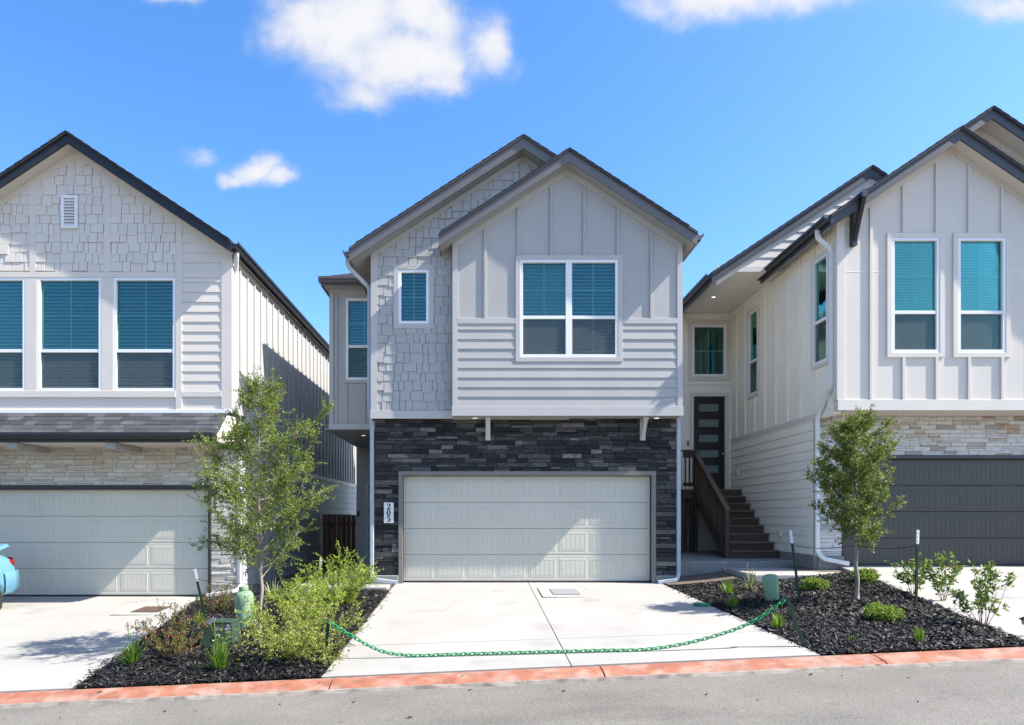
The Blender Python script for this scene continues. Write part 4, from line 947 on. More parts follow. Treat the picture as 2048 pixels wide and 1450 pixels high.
    for z in (ZZ(640), ZZ(770), ZZ(628)): strip('band', front(YE), XE, X0-.01, z, z+.015, .022, 'r_side', E)
    D = empty('front_door', ((ed[0]+ed[1])/2, YE, ed[2]), H); strip('leaf', front(YE+.06), ed[0], ed[1], ed[2], ed[3], .02, 'door_dark', D, back=-.03)
    hd = (ed[3]-ed[2])
    for k in range(5):
        zc = ed[3]-hd*(.12+.165*k); strip('door_light', front(YE+.06), ed[0]+.16, ed[1]-.16, zc-.10, zc+.10, .023, 'frost', D)
        for q in ((zc+.101, zc+.118), (zc-.118, zc-.101)): strip('moulding', front(YE+.06), ed[0]+.14, ed[1]-.14, q[0], q[1], .03, 'door_dark', D)
    MB().lathe((ed[1]-.07, YE-.02, ed[2]+.95), [(.012, -.03), (.022, -.02), (.022, .02), (.012, .03)], 10).build('door_knob', 'steel', D)
    for a, b in ((ed[0]-.10, ed[0]), (ed[1], ed[1]+.10)): strip('door_casing', front(YE), a, b, ed[2], ed[3], .03, 'r_trim', D)
    strip('door_casing', front(YE), ed[0]-.1, ed[1]+.1, ed[3]+.001, ed[3]+.10, .03, 'r_trim', D)
    strip('doorbell', front(YE), ed[0]-.17, ed[0]-.13, 3.2, 3.32, .03, 'black', E)
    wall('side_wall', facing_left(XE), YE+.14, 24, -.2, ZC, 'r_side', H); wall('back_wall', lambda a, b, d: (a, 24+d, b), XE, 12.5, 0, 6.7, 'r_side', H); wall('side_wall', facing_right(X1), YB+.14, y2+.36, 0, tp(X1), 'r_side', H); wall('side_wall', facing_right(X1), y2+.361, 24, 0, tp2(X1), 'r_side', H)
    # ground floor
    xs = PX(1640, YF); gd = (PX(1683, YF+.05), PX(1683, YF+.05)+4.88, zs, zs+2.13)
    w = wall('stone_wall', front(YF), xs-.06, X1, zs-.2, ZB, 'mortar_l', H, holes=[gd])
    stones(w, front(YF), [(xs-.05, 11.9, gd[3]+.065, ZB-.012), (xs-.05, gd[0]-.02, zs+.21, gd[3]+.065)], 'white_stone', 7, h=.086, proud=(.012, .022))
    box('foundation', xs-.06, gd[0]-.005, YF-.06, YF+.02, zs-.2, zs+.205, 'concrete_d', H, .01)
    box('door_head', gd[0]-.018, gd[1]+.02, YF-.05, YF+.12, gd[3], gd[3]+.062, 'r_fascia', H); box('door_jamb', gd[0]-.018, gd[0]-.001, YF-.045, YF+.12, zs+.01, gd[3]-.001, 'r_fascia', H)
    garage_door(H, YF+.09, gd[0], gd[1], zs+.04, gd[3], 'r_door')
    downspout(H, [(xe-.05, YB+.1, zt(xe)-.13), (xe-.05, YB+.1, zt(xe)-.28), (X0-.06, YB+.1, zt(xe)-.50), (X0-.06, YB+.1, 3.78), (X0-.06, YF-.08, 3.28), (X0-.06, YF-.08, zs+.30), (X0+.02, YF-.16, zs+.16), (X0+.50, YF-.18, zs+.07)], 'spout', w=.085)
    return X0
RX0 = right_house()

# ------------------------------------------------------------------ entry stairs, pad and fence
P = box('concrete_pad', 3.95, RX0-.014, 13.75, 17.45, -.1, .39, 'concrete_d', None, .012); tag(P, kind='structure')
def stairs():
    S = empty('entry_stairs', (6, 15.5, .39)); tag(S, 'dark stained wooden stairs with handrail rising to the front door', 'stairs')
    x0, x1, y0, z0, rise, run, n = 5.50, RX0-.035, 14.62, .39, .18, .262, 8
    for k in range(n):
        y, z = y0+k*run, z0+(k+1)*rise
        box('tread', x0, x1, y-.02, y+run*.52-.02, z-.04, z, 'tread', S, .005); box('tread', x0, x1, y+run*.52-.014, y+run+.02, z-.04, z, 'tread', S, .005)
        box('riser', x0+.01, x1-.01, y+.01, y+.035, z-rise, z-.041, 'wood', S, .003)
    zt, ye = z0+9*rise, y0+n*run
    for i in range(6): box('landing_board', 5.16, x1, ye-.015+i*.139, ye+.12+i*.139, zt-.04, zt, 'tread', S, .005)
    box('landing_joist', 5.16, x1, ye+.01, ye+.05, zt-.25, zt-.041, 'wood', S, .004)
    for x in (x0-.045, ):
        sl = rise/run
        MB().prism([(y0-.03, z0), (y0+.2, z0), (ye+.02, zt-.24), (ye+.02, zt-.02), (y0-.03, z0+rise+.03)], x, x+.042, lambda a, b, d: (d, a, b)).build('stringer', 'wood', S)
        rail = lambda h, t, nm, m: MB().prism([(y0-.06, z0+rise+h-.03), (ye+.03, zt+h), (ye+.03, zt+h+t), (y0-.06, z0+rise+h+t-.03)], x-.035, x+.075, lambda a, b, d: (d, a, b)).build(nm, m, S)
        rail(.93, .04, 'handrail', 'tread'); 
        MB().prism([(y0-.02, z0+rise+.74), (ye, zt+.80), (ye, zt+.929), (y0-.02, z0+rise+.868)], x, x+.04, lambda a, b, d: (d, a, b)).build('rail_board', 'wood', S)
        MB().prism([(y0-.02, z0+rise+.10), (ye, zt+.13), (ye, zt+.22), (y0-.02, z0+rise+.19)], x, x+.04, lambda a, b, d: (d, a, b)).build('rail_board', 'wood', S)
        for k in range(17):
            y = y0+.09+k*(ye-y0-.1)/17; z = z0+rise+(y-y0)*(zt-z0-rise)/(ye-y0); box('baluster', x-.035, x-.001, y, y+.035, z+.08, z+.88, 'wood', S, .003)
        for y, zb, ztp in ((y0-.05, z0, z0+rise+.93), (ye-.05, z0, zt+.96)): box('post', x-.02, x+.07, y, y+.09, zb, ztp, 'wood', S, .005)
    # landing rail to the left and posts under the landing
    box('handrail', 5.10, x0+.03, ye-.06, ye+.05, zt+.96, zt+1.0, 'tread', S, .005); box('rail_board', 5.16, x0-.07, ye-.02, ye+.02, zt+.80, zt+.959, 'wood', S, .004); box('rail_board', 5.16, x0-.07, ye-.02, ye+.02, zt+.08, zt+.17, 'wood', S, .004)
    for k in range(3): box('baluster', 5.19+k*.1, 5.225+k*.1, ye-.055, ye-.021, zt+.06, zt+.94, 'wood', S, .003)
    for x, y in ((5.16, ye+.06), (5.36, ye+.06), (5.36, ye+.6)): box('post', x, x+.09, y, y+.09, z0, zt-.041, 'wood', S, .005)
stairs()
def fence():
    Fz = empty('cedar_fence', (-4.0, 19.6, -.1)); tag(Fz, 'reddish cedar plank fence across the gap between the left and middle houses', 'fence')
    x = -4.69
    r = random.Random(5)
    while x < -3.5:
        box('plank', x, x+.135, 19.6, 19.62, -.22, 1.36+r.uniform(-.01, .012), 'cedar', Fz, .004); x += .142
    for z in (.1, 1.05): box('rail', -4.7, -3.48, 19.621, 19.66, z, z+.09, 'cedar', Fz, .004)
    L = box('latch', PX(662, 19.5)-.14, PX(662, 19.5)+.10, 19.57, 19.6, 1.02, 1.09, 'black', Fz, .01); box('handle', PX(662, 19.5)-.03, PX(662, 19.5)+.02, 19.55, 19.57, .95, 1.16, 'black', L, .008)
fence()

# ------------------------------------------------------------------ vegetation
def leaf_mesh(name, P, D, size, m, parent, seed=1, aspect=.45, fold=.25):
    """many folded leaf blades: P positions, D growing directions, size lengths"""
    rs = np.random.RandomState(seed); P = np.asarray(P); D = np.asarray(D); n = len(P)
    D = D/np.maximum(np.linalg.norm(D, axis=1, keepdims=True), 1e-6)
    S = np.cross(D, rs.normal(size=(n, 3))); S /= np.maximum(np.linalg.norm(S, axis=1, keepdims=True), 1e-6); N = np.cross(D, S)
    L = np.asarray(size).reshape(n, 1)*rs.uniform(.65, 1.3, (n, 1)); w = L*aspect*.5
    base, tip = P, P+D*L; mid = P+D*L*.5
    a, b = mid+S*w+N*w*fold, mid-S*w+N*w*fold
    V = np.stack([base, a, tip, b], 1).reshape(-1, 3); o = np.arange(n)*4
    Fc = np.concatenate([np.stack([o, o+1, o+2], 1), np.stack([o, o+2, o+3], 1)])
    c = V.mean(0); me = bpy.data.meshes.new(name); me.from_pydata((V-c).tolist(), [], Fc.tolist()); me.materials.append(M[m])
    ob = bpy.data.objects.new(name, me); return link(ob, parent, c)
def rv(r, s=1.): return Vector((r.gauss(0, s), r.gauss(0, s), r.gauss(0, s)))
def branch(r, p, d, L, n=5, wob=.12, up=.0):
    pts = [Vector(p)]; d = Vector(d).normalized()
    for i in range(n): d = (d+rv(r, wob)+Vector((0, 0, up))).normalized(); pts.append(pts[-1]+d*L/n)
    return pts
def along(pts, t):
    f = t*(len(pts)-1); i = min(int(f), len(pts)-2); return pts[i].lerp(pts[i+1], f-i), (pts[i+1]-pts[i]).normalized()
def tree(name, label, base, H, prof, nlimb, seed, leafm, leaf=.035, twigs=7, per=14, r0=.03, up=.12, elev=(.15, .75), lean=(0, 0), twl=(.12, .34), skew=None, straggle=0.):
    """tapered trunk, limbs whose reach follows prof(t), twigs and leaves"""
    r = random.Random(seed); T = empty(name, base); tag(T, label, 'tree', 'young staked trees'); mb = MB(); base = Vector(base)
    n = 14; tr = [base+Vector((lean[0]*(i/n)**1.3+r.gauss(0, .012)*(i > 0), lean[1]*i/n+r.gauss(0, .012)*(i > 0), H*.97*i/n-.04)) for i in range(n+1)]
    mb.tube(tr, [r0*(1-.82*(i/n)) + (.012 if i == 0 else 0) for i in range(n+1)], 8)
    P, D, Z = [], [], []
    t0 = prof[0][0]; ts = [t0+(.985-t0)*((k+.5)/nlimb) for k in range(nlimb)]
    for k, t in enumerate(ts):
        p, _ = along(tr, t); az = k*2.39996+r.uniform(-.5, .5); reach = float(np.interp(t, [a for a, b in prof], [b for a, b in prof]))*r.uniform(.6, 1.12)
        if r.random() < straggle: reach *= 1.35
        if skew: reach *= 1+skew*math.cos(az)
        el = elev[0]+(elev[1]-elev[0])*r.random()+.5*max(0, t-.75)
        d = Vector((math.cos(az)*math.cos(el), math.sin(az)*math.cos(el), math.sin(el))); L = max(.15, reach/max(.45, math.cos(el)))
        pts = branch(r, p, d, L, 6, .13, up*.3); rad = max(.004, r0*.36*(1-t*.6)); mb.tube(pts, [rad*(1-.8*i/6) for i in range(7)], 5)
        nt = max(3, int(twigs*(.5+L)))
        for q in range(nt):
            u = r.uniform(.18, 1.0); b, bd = along(pts, u); td = (bd*.7+rv(r, .55)+Vector((0, 0, .15))).normalized(); tl = r.uniform(*twl)*(1.15-.4*u)
            tp = branch(r, b, td, tl, 3, .22, up*.4); mb.tube(tp, [.0022, .0018, .0014, .0008], 3)
            for _ in range(per):
                v = r.uniform(.1, 1.05); lp, ld = along(tp, min(v, 1)); P.append(lp+rv(r, .012)); D.append(ld*.5+rv(r, .6)+Vector((0, 0, .1))); Z.append(leaf)
    mb.build('trunk', 'bark', T, smooth=True, fix=False); leaf_mesh('crown', P, D, Z, leafm, T, seed)
    return T
def shrub(name, label, base, R, H, nstem, seed, leafm, leaf=.03, twigs=9, per=9, arch=.0, group='shrubs in the mulch beds', aspect=.4, cat='shrub', lean=(0, 0), bare=.15, stem='twig', spread=1.):
    r = random.Random(seed); T = empty(name, base); tag(T, label, cat, group); mb = MB(); base = Vector(base); P, D, Z = [], [], []
    for k in range(nstem):
        az = k*2.39996+r.uniform(-.4, .4); f = math.sqrt((k+.5)/nstem)*spread; hh = H*r.uniform(.75, 1.08)*(1-.35*f*f)
        d = Vector((math.cos(az)*R*f+lean[0], math.sin(az)*R*f+lean[1], hh)); L = d.length
        p0 = base+Vector((math.cos(az), math.sin(az), 0))*R*.12*f-Vector((0, 0, .03)); pts = branch(r, p0, d, L, 6, .10, -arch*f); mb.tube(pts, [.0045*(1-.75*i/6) for i in range(7)], 4)
        for q in range(twigs):
            u = r.uniform(bare, 1.); b, bd = along(pts, u); td = (bd*.8+rv(r, .5)).normalized(); tp = branch(r, b, td, r.uniform(.3, .8)*R*.55, 3, .2)
            mb.tube(tp, [.0016, .0013, .001, .0007], 3)
            for _ in range(per):
                v = r.random(); lp, ld = along(tp, v); P.append(lp+rv(r, .006)); D.append(ld*.6+rv(r, .6)+Vector((0, 0, .2))); Z.append(leaf)
    mb.build('stems', stem, T, smooth=True, fix=False); leaf_mesh('foliage', P, D, Z, leafm, T, seed, aspect)
    return T
def clump(name, label, base, H, n, seed, m='blade', flowers=0, width=.006, spread=.5, droop=.5, dry=0, cat='grass', fl_h=1.6, group='grassy clumps in the mulch beds'):
    """tuft of arching strap leaves, optionally with flower stalks"""
    r = random.Random(seed); base = Vector(base); T = empty(name, base); tag(T, label, cat, group)
    def blades(n, H, mm, nm, w, spread, droop):
        V, Fc = [], []
        for k in range(n):
            az = r.uniform(0, 6.283); out_ = abs(r.gauss(0, spread)); L = H*r.uniform(.65, 1.1); d = Vector((math.cos(az)*out_, math.sin(az)*out_, 1)).normalized(); side = Vector((-math.sin(az), math.cos(az), 0)); p = base+Vector((math.cos(az), math.sin(az), 0))*r.uniform(0, .035)+Vector((0, 0, -.02)); o = len(V); seg = 6
            for i in range(seg+1):
                t = i/seg; ww = w*(1-t**2.2)*(.6+.4*min(1, t*5))+.0006; V += [tuple(p+side*ww), tuple(p-side*ww)]
                d = (d+Vector((math.cos(az)*.12*out_, math.sin(az)*.12*out_, -droop*out_*.5*t))).normalized(); p = p+d*L/seg
            Fc += [(o+2*i, o+2*i+1, o+2*i+3, o+2*i+2) for i in range(seg)]
        b = MB(); b.v, b.f = V, Fc; return b.build(nm, mm, T, fix=False, smooth=True)
    blades(n, H, m, 'leaf_tuft', width, spread, droop)
    if dry: blades(dry, H*.8, 'blade_dry', 'dry_leaves', width*.7, spread*1.5, droop*1.4)
    for k in range(flowers):
        d = Vector((r.gauss(0, .13), r.gauss(0, .13), 1)); L = H*fl_h*r.uniform(.8, 1.1); pts = branch(r, base, d, L, 4, .05); S = MB().tube(pts, .0022, 4).build('flower_stalk', 'blade' if m != 'blade_dry' else 'blade_dry', T)
        P = [pts[-1]+rv(r, .010) for _ in range(16)]; leaf_mesh('flower_head', P, [rv(r)+Vector((0, 0, .5)) for _ in P], [.020]*16, 'petal' if m != 'blade_dry' else 'blade_dry', S, seed+k, .5)
    return T

# left bed
LT = GP(521, 1283)
tree('elm_tree', 'sparse feathery young tree with spreading twigs before the left garage pier', LT, PZ(752, LT.y)-LT.z, [(.25, .54), (.34, .84), (.46, .90), (.60, .88), (.74, .66), (.86, .36), (1., .12)], 58, 3, 'leaf_elm', .031, 17, 36, .028, elev=(.05, .8), lean=(-.04, .05), twl=(.12, .38), straggle=.3, skew=.10)
shrub('lime_shrub', 'low spreading yellow-green shrub at the front of the left bed near the kerb', GP(600, 1316), .60, .80, 30, 5, 'leaf_olive', .027, 18, 24, .03, bare=.12, spread=1.15)
shrub('lime_shrub', 'bright yellow-green shrub against the left corner of the dark stone', GP(676, 1212), .52, .94, 30, 6, 'leaf_lime', .030, 18, 24, .02, lean=(.06, 0), bare=.12, spread=1.1)
shrub('lime_shrub', 'yellow-green shrub just behind the front spreading one beside the driveway', GP(612, 1245), .48, .74, 24, 7, 'leaf_lime', .027, 18, 23, .02, bare=.15, spread=1.1)
shrub('bronze_shrub', 'reddish bronze twiggy shrub at the left edge of the left bed', GP(352, 1318), .42, .62, 17, 8, 'leaf_red', .029, 14, 15, .0, lean=(-.08, 0), bare=.2)
shrub('bronze_shrub', 'dark twiggy shrub at the back of the left bed below the white downspout', GP(440, 1228), .38, .50, 15, 9, 'leaf_red', .029, 14, 15, .0, bare=.2)
shrub('bronze_shrub', 'small red-stemmed sprigs behind the tall green utility cylinder', GP(492, 1225), .22, .66, 6, 19, 'leaf_red', .026, 5, 6, .0, bare=.35)
clump('garlic_clump', 'bright green clump with lilac flowers leftmost in the left bed', GP(265, 1332), .34, 95, 21, flowers=6, dry=6, spread=.42, droop=.5, fl_h=1.5)
clump('garlic_clump', 'bright green clump with lilac flowers right beside the kerb', GP(440, 1340), .34, 105, 22, flowers=7, dry=14, spread=.40, droop=.5, fl_h=1.75)
clump('garlic_clump', 'small bright green clump beside the leaning green stake', GP(400, 1252), .26, 70, 23, spread=.5)
clump('flax_lily', 'cream-striped strap-leaf clump behind the left tree trunk', GP(548, 1205), .46, 60, 24, 'blade_var', width=.011, spread=.65, droop=.55, cat='plant')
clump('garlic_clump', 'tall green tuft right of the striped clump behind the left tree', GP(598, 1200), .46, 80, 25, spread=.35, droop=.35)

# right bed
RT = GP(1714, 1203)
tree('oak_tree', 'neat oval young tree with glossy leaves before the charcoal garage door', RT, PZ(830, RT.y)-RT.z, [(.31, .36), (.40, .52), (.52, .62), (.66, .60), (.80, .46), (.92, .27), (1., .10)], 68, 12, 'leaf_oak', .038, 15, 28, .034, elev=(.05, .8), lean=(-.05, .0), twl=(.10, .26), skew=0)
for px, py, s, lab in ((1630, 1184, .23, 'small round boxwood beside the entry walkway'), (1766, 1246, .24, 'round lime boxwood in front of the oval tree trunk'), (1729, 1166, .23, 'small dark boxwood just behind the oval tree trunk')):
    shrub('boxwood', lab, GP(px, py), s*.80, s*1.05, 44, int(px), 'leaf_box', .026, 12, 14, .0, aspect=.55, bare=.25, group='boxwoods in the right bed')
for px, py, h, sd, lab, red in ((1826, 1186, .62, 31, 'thin upright glossy shrub left of the black stake by the driveway', 0), (1886, 1198, .70, 32, 'fullest upright glossy shrub in the middle of the driveway edge row', 0), (1966, 1252, .80, 33, 'loose upright glossy shrub nearest the kerb on the right', 1)):
    shrub('glossy_shrub', lab, GP(px, py), .26 if not red else .32, h, 9 if not red else 10, sd, 'leaf_holly', .062, 9, 8, .0, aspect=.42, bare=.28, group='upright shrubs along the right driveway')
clump('garlic_clump', 'green tuft with one lilac flower beside the gravel strip', GP(1456, 1192), .30, 85, 41, flowers=2, dry=6, spread=.38, fl_h=1.7)
clump('garlic_clump', 'low darker green tuft at the driveway edge beside the green lid', GP(1465, 1214), .20, 90, 42, spread=.6)
clump('flax_lily', 'cream-striped strap-leaf clump left of the domed green pedestal', GP(1502, 1182), .42, 46, 43, 'blade_var', flowers=1, width=.011, spread=.75, droop=.7, cat='plant', fl_h=1.1)
clump('garlic_clump', 'green tuft with straw flower stalks in front of the domed pedestal', GP(1556, 1258), .22, 80, 44, dry=8, spread=.30)
clump('straw_clump', 'thin dry tuft with straw stalks near the kerb in the right bed', GP(1838, 1285), .20, 40, 45, dry=14, spread=.16, flowers=0)
clump('seedling', 'tiny green seedling alone in the front of the right bed', GP(1706, 1283), .10, 16, 46, spread=.3, cat='plant')
for px, py, sd, lab in ((1548, 1256, 47, 'left of two straw stalks in the tuft before the domed pedestal'), (1560, 1256, 48, 'right of two straw stalks in the tuft before the domed pedestal'), (1832, 1283, 49, 'left of two straw stalks in the dry tuft near the kerb'), (1846, 1283, 50, 'right of two straw stalks in the dry tuft near the kerb')):
    T_ = GP(px, py); r_ = random.Random(sd); pts_ = branch(r_, T_, Vector((r_.uniform(-.15, .15), 0, 1)), .42, 4, .05)
    S_ = MB().tube(pts_, .0028, 4).build('dry_stalk', 'blade_dry'); tag(S_, lab, 'stalk', 'dry flower stalks')

# ------------------------------------------------------------------ stakes, chain, ties
def stake(label, base, top, tip=True):
    b, t = Vector(base), Vector(top); d = (t-b); L = d.length; T = empty('steel_stake', b); tag(T, label, 'stake', 'green steel stakes in the beds'); rot = Vector((0, 0, 1)).rotation_difference(d.normalized()).to_matrix()
    def bar(z0, z1, nm, m, par=T):
        mb = MB(); mb.box(-.019, .019, -.003, .003, z0, z1, .001); mb.box(-.003, .003, .0032, .034, z0, z1, .001)
        z = z0+.04
        while z < z1-.02: mb.box(-.007, .007, -.009, -.0032, z, z+.012, .001); z += .055
        mb.v = [tuple(b+rot@Vector(v)) for v in mb.v]; return mb.build(nm, m, par)
    bar(-.12, L-(.19 if tip else 0), 'shaft', 'post_green')
    if tip: bar(L-.189, L, 'white_tip', 'post_tip')
    return T
def up_to(base, px, py): return Vector((PX(px, base.y), base.y, PZ(py, base.y)))
sb = GP(414, 1250); s1t = up_to(sb, 389, 1138); stake('leaning white-tipped stake beside the dark green box', sb, s1t)
sb2 = GP(630, 1215); s2t = up_to(sb2, 642, 1118); stake('white-tipped stake among the yellow-green shrubs', sb2, s2t)
sb3 = GP(1600, 1208); s3t = up_to(sb3, 1581, 1061); stake('white-tipped stake right of the domed green pedestal', sb3, s3t)
sb4 = GP(1832, 1214); s4t = up_to(sb4, 1836, 1060); stake('upright white-tipped stake before the charcoal garage door', sb4, s4t)
cb1 = GP(651, 1316); ct1 = up_to(cb1, 657, 1240); stake('short green stake holding the chain at the left bed', cb1, ct1, False)
cb2 = GP(1608, 1290); ct2 = up_to(cb2, 1572, 1192); stake('leaning green stake holding the chain at the right bed', cb2, ct2, False)
def chain():
    a, b = ct1-Vector((0, 0, .02)), ct2-Vector((0, 0, .03)); C = empty('plastic_chain', (a+b)/2); tag(C, 'green plastic chain sagging across the middle driveway', 'chain')
    # sagging curve whose lowest stretch hangs just over the concrete
    kp = [(657, 1243), (700, 1270), (760, 1301), (820, 1317), (900, 1325), (1000, 1323), (1100, 1317), (1200, 1309), (1300, 1298), (1400, 1280), (1500, 1246), (1573, 1198)]
    key = []
    for px, py in kp:
        Y = a.y+(b.y-a.y)*(px-657)/(1573-657); key.append(Vector((PX(px, Y), Y, max(PZ(py, Y), ground(PX(px, Y), Y)+.035))))
    key[0], key[-1] = a, b; pts = []
    for i in range(len(key)-1):
        p0, p1, p2, p3 = key[max(i-1, 0)], key[i], key[i+1], key[min(i+2, len(key)-1)]
        for k in range(30):
            t = k/30; pts.append(.5*((2*p1)+(p2-p0)*t+(2*p0-5*p1+4*p2-p3)*t*t+(3*p1-p0-3*p2+p3)*t**3))
    pts.append(key[-1]); N = len(pts)-1
    S = [0]
    for i in range(N): S.append(S[-1]+(pts[i+1]-pts[i]).length)
    pitch = .052; n = int(S[-1]/pitch); me = None
    L, W, rr = .036, .0185, .0065; ring = []; mb = MB(); k8 = 12; k4 = 5; vs = []
    for i in range(k8):
        th = 2*math.pi*i/k8; c = Vector((math.copysign(L-W, math.cos(th))+W*math.cos(th), W*math.sin(th), 0)); nrm = Vector((math.cos(th), math.sin(th), 0))
        for j in range(k4): ph = 2*math.pi*j/k4; vs.append(c+nrm*rr*math.cos(ph)+Vector((0, 0, rr*math.sin(ph))))
    fs = [(i*k4+j, ((i+1) % k8)*k4+j, ((i+1) % k8)*k4+(j+1) % k4, i*k4+(j+1) % k4) for i in range(k8) for j in range(k4)]
    me = bpy.data.meshes.new('link'); me.from_pydata([tuple(v) for v in vs], [], fs); me.polygons.foreach_set('use_smooth', [True]*len(fs)); me.materials.append(M['chain'])
    for q in range(n):
        s = (q+.5)*pitch; i = min(N-1, max(0, int(np.searchsorted(S, s))-1)); p = pts[i].lerp(pts[i+1], (s-S[i])/max(1e-6, S[i+1]-S[i])); d = (pts[min(i+2, N)]-pts[max(i-1, 0)]).normalized()
        side = d.cross(Vector((0, 0, 1))).normalized(); upv = side.cross(d); R_ = Matrix((d, side, upv)).transposed().to_4x4() @ Matrix.Rotation(math.radians(45 if q % 2 else -45), 4, 'X')
        o = bpy.data.objects.new('link', me); link(o, C, p); o.rotation_mode = 'XYZ'; o.rotation_euler = R_.to_euler()
chain()
def tie(label, p, q, sag):
    pts = [Vector(p).lerp(Vector(q), i/10)-Vector((0, 0, sag*(1-(2*i/10-1)**2))) for i in range(11)]
    tag(MB().tube(pts, .005, 5).build('tree_tie', 'wire', smooth=True), label, 'strap', 'straps tying the trees to stakes')
lt = LT+Vector((-.03, 0, .72)); tie('dark strap from the leaning stake to the feathery tree', sb.lerp(s1t, .82), lt+Vector((0, 0, .02)), .02)
tie('dark strap from the shrub stake to the feathery tree', sb2.lerp(s2t, .80), lt, .03)
rt = RT+Vector((-.02, 0, .82)); tie('dark strap from the pedestal stake to the oval tree', sb3.lerp(s3t, .80), rt, .05); tie('dark strap from the garage-side stake to the oval tree', sb4.lerp(s4t, .80), rt, .05)

# ------------------------------------------------------------------ utility boxes, lids, path lights
def utilities():
    b = GP(493, 1257); h = PZ(1172, b.y)-b.z; w = 18.5*b.y/F
    T = empty('utility_pedestal', b); tag(T, 'tall green utility cylinder with a capped neck beside the left tree', 'pedestal')
    r = w; tl = Vector((-.03, 0, 0))
    MB().lathe(b, [(r*1.02, -.05), (r*1.04, .05), (r, .10), (r*.98, h*.72), (r*.94, h*.80), (r*.74, h*.87), (r*.44, h*.89), (r*.42, h*.90)], 28).build('body', 'green_util', T, smooth=True)
    MB().lathe(b+Vector((0, 0, h*.90)), [(r*.48, 0), (r*.50, h*.02), (r*.50, h*.08), (r*.44, h*.10)], 24).build('cap', 'green_util', T, smooth=False)
    MB().lathe(b+Vector((.02, -.03, 0)), [(r*1.5, -.04), (r*1.5, .03), (r*1.2, .05)], 24).build('base_ring', 'green_dark', T)
    T.rotation_euler = (0, math.radians(-4), 0)
    b = GP(434, 1300); T = empty('utility_box', b); tag(T, 'low dark green utility box behind the flowering clump', 'utility box'); x0, x1 = PX(398, b.y)-b.x, PX(466, b.y)-b.x; hh = PZ(1248, b.y)-b.z
    mb = MB().add([(b.x+x, b.y+y, b.z+z) for x, y, z in ((x0, 0, -.05), (x1, 0, -.05), (x1, .34, -.05), (x0, .34, -.05), (x0+.02, .03, hh), (x1-.03, .03, hh), (x1-.03, .31, hh), (x0+.02, .31, hh))], [(0, 1, 2, 3), (4, 5, 6, 7), (0, 1, 5, 4), (1, 2, 6, 5), (2, 3, 7, 6), (3, 0, 4, 7)]); mb.build('body', 'green_dark', T)
    MB().box(b.x+x0+.018, b.x+x1-.028, b.y+.028, b.y+.312, b.z+hh+.001, b.z+hh+.022, .006).build('lid', 'green_dark', T); MB().box(b.x-.03, b.x+.03, b.y-.001, b.y+.02, b.z+hh*.5, b.z+hh*.6, .004).build('hasp', 'steel', T)
    b = GP(1546, 1206); h = PZ(1148, b.y)-b.z; r = 15.5*b.y/F; T = empty('utility_pedestal', b); tag(T, 'short domed pale green utility pedestal behind the chain end', 'pedestal'); T.rotation_euler = (0, math.radians(-7), 0)
    MB().lathe(b, [(r*.82, -.06), (r*.84, .06), (r*.92, h*.55), (r, h*.86), (r*.93, h*.93), (r*.72, h*.975), (r*.4, h*.995), (r*.05, h)], 28).build('dome', 'green_util', T, smooth=True)
    MB().lathe(b, [(r*.90, -.04), (r*.92, .03), (r*.83, .05)], 24).build('base_ring', 'green_dark', T)
    b = GP(1403, 1209); L = MB().lathe(b, [(.125, -.03), (.125, .010), (.115, .016), (.02, .018)], 24).build('valve_lid', 'green_lid'); tag(L, 'flat round green valve lid at the driveway edge', 'lid')
    # covers set into the driveways
    for (pa, pb, ya, yb), m, lab in (((1086, 1188, 1176, 1195), 'steel', 'square metal lid in a concrete collar near the middle garage door'), ((195, 318, 1211, 1231), 'rust', 'rusty square grate in a concrete collar on the left driveway')):
        c0 = GP(pa+6, yb, .014); c1 = GP((pa+pb)/2, ya, .014); xc = (PX(pa, c0.y)+PX(pb, c0.y))/2; hw = (PX(pb, c0.y)-PX(pa, c0.y))/2; y0, y1 = c0.y, c1.y; z = lambda y, x=xc: ground(x, y)+.012; ym = (y0+y1)/2
        if m == 'rust': xc += .15; hw *= .85
        T = empty('drain_cover', (xc, ym, z(ym))); tag(T, lab, 'drain cover')
        def plate(u, v0, v1, lift, nm, mm, par): return MB().add([(x, y, ground(xc, y)+.012+l) for l in (-.02, lift) for x, y in ((xc-u, v0), (xc+u, v0), (xc+u, v1), (xc-u, v1))], [(0, 1, 2, 3), (4, 5, 6, 7), (0, 1, 5, 4), (1, 2, 6, 5), (2, 3, 7, 6), (3, 0, 4, 7)]).build(nm, mm, par)
        plate(hw+.012, y0-.012, y1+.012, .003, 'joint', 'joint', T); plate(hw, y0, y1, .007, 'collar', 'concrete', T); plate(hw*.55, y0+(y1-y0)*.22, y1-(y1-y0)*.16, .010, 'rim', 'joint', T)
        G_ = plate(hw*.52, y0+(y1-y0)*.25, y1-(y1-y0)*.19, .014, 'lid' if m == 'steel' else 'grate', m, T)
        if m == 'rust':
            for k in range(7): xk = xc-hw*.46+hw*.92*k/6; MB().add([(xk+dx, y, ground(xc, y)+.012+zz) for zz in (.010, .022) for dx, y in ((-.012, y0+(y1-y0)*.28), (.012, y0+(y1-y0)*.28), (.012, y1-(y1-y0)*.22), (-.012, y1-(y1-y0)*.22))], [(4, 5, 6, 7), (0, 1, 5, 4), (1, 2, 6, 5), (2, 3, 7, 6), (3, 0, 4, 7)]).build('bar', 'rust', G_)
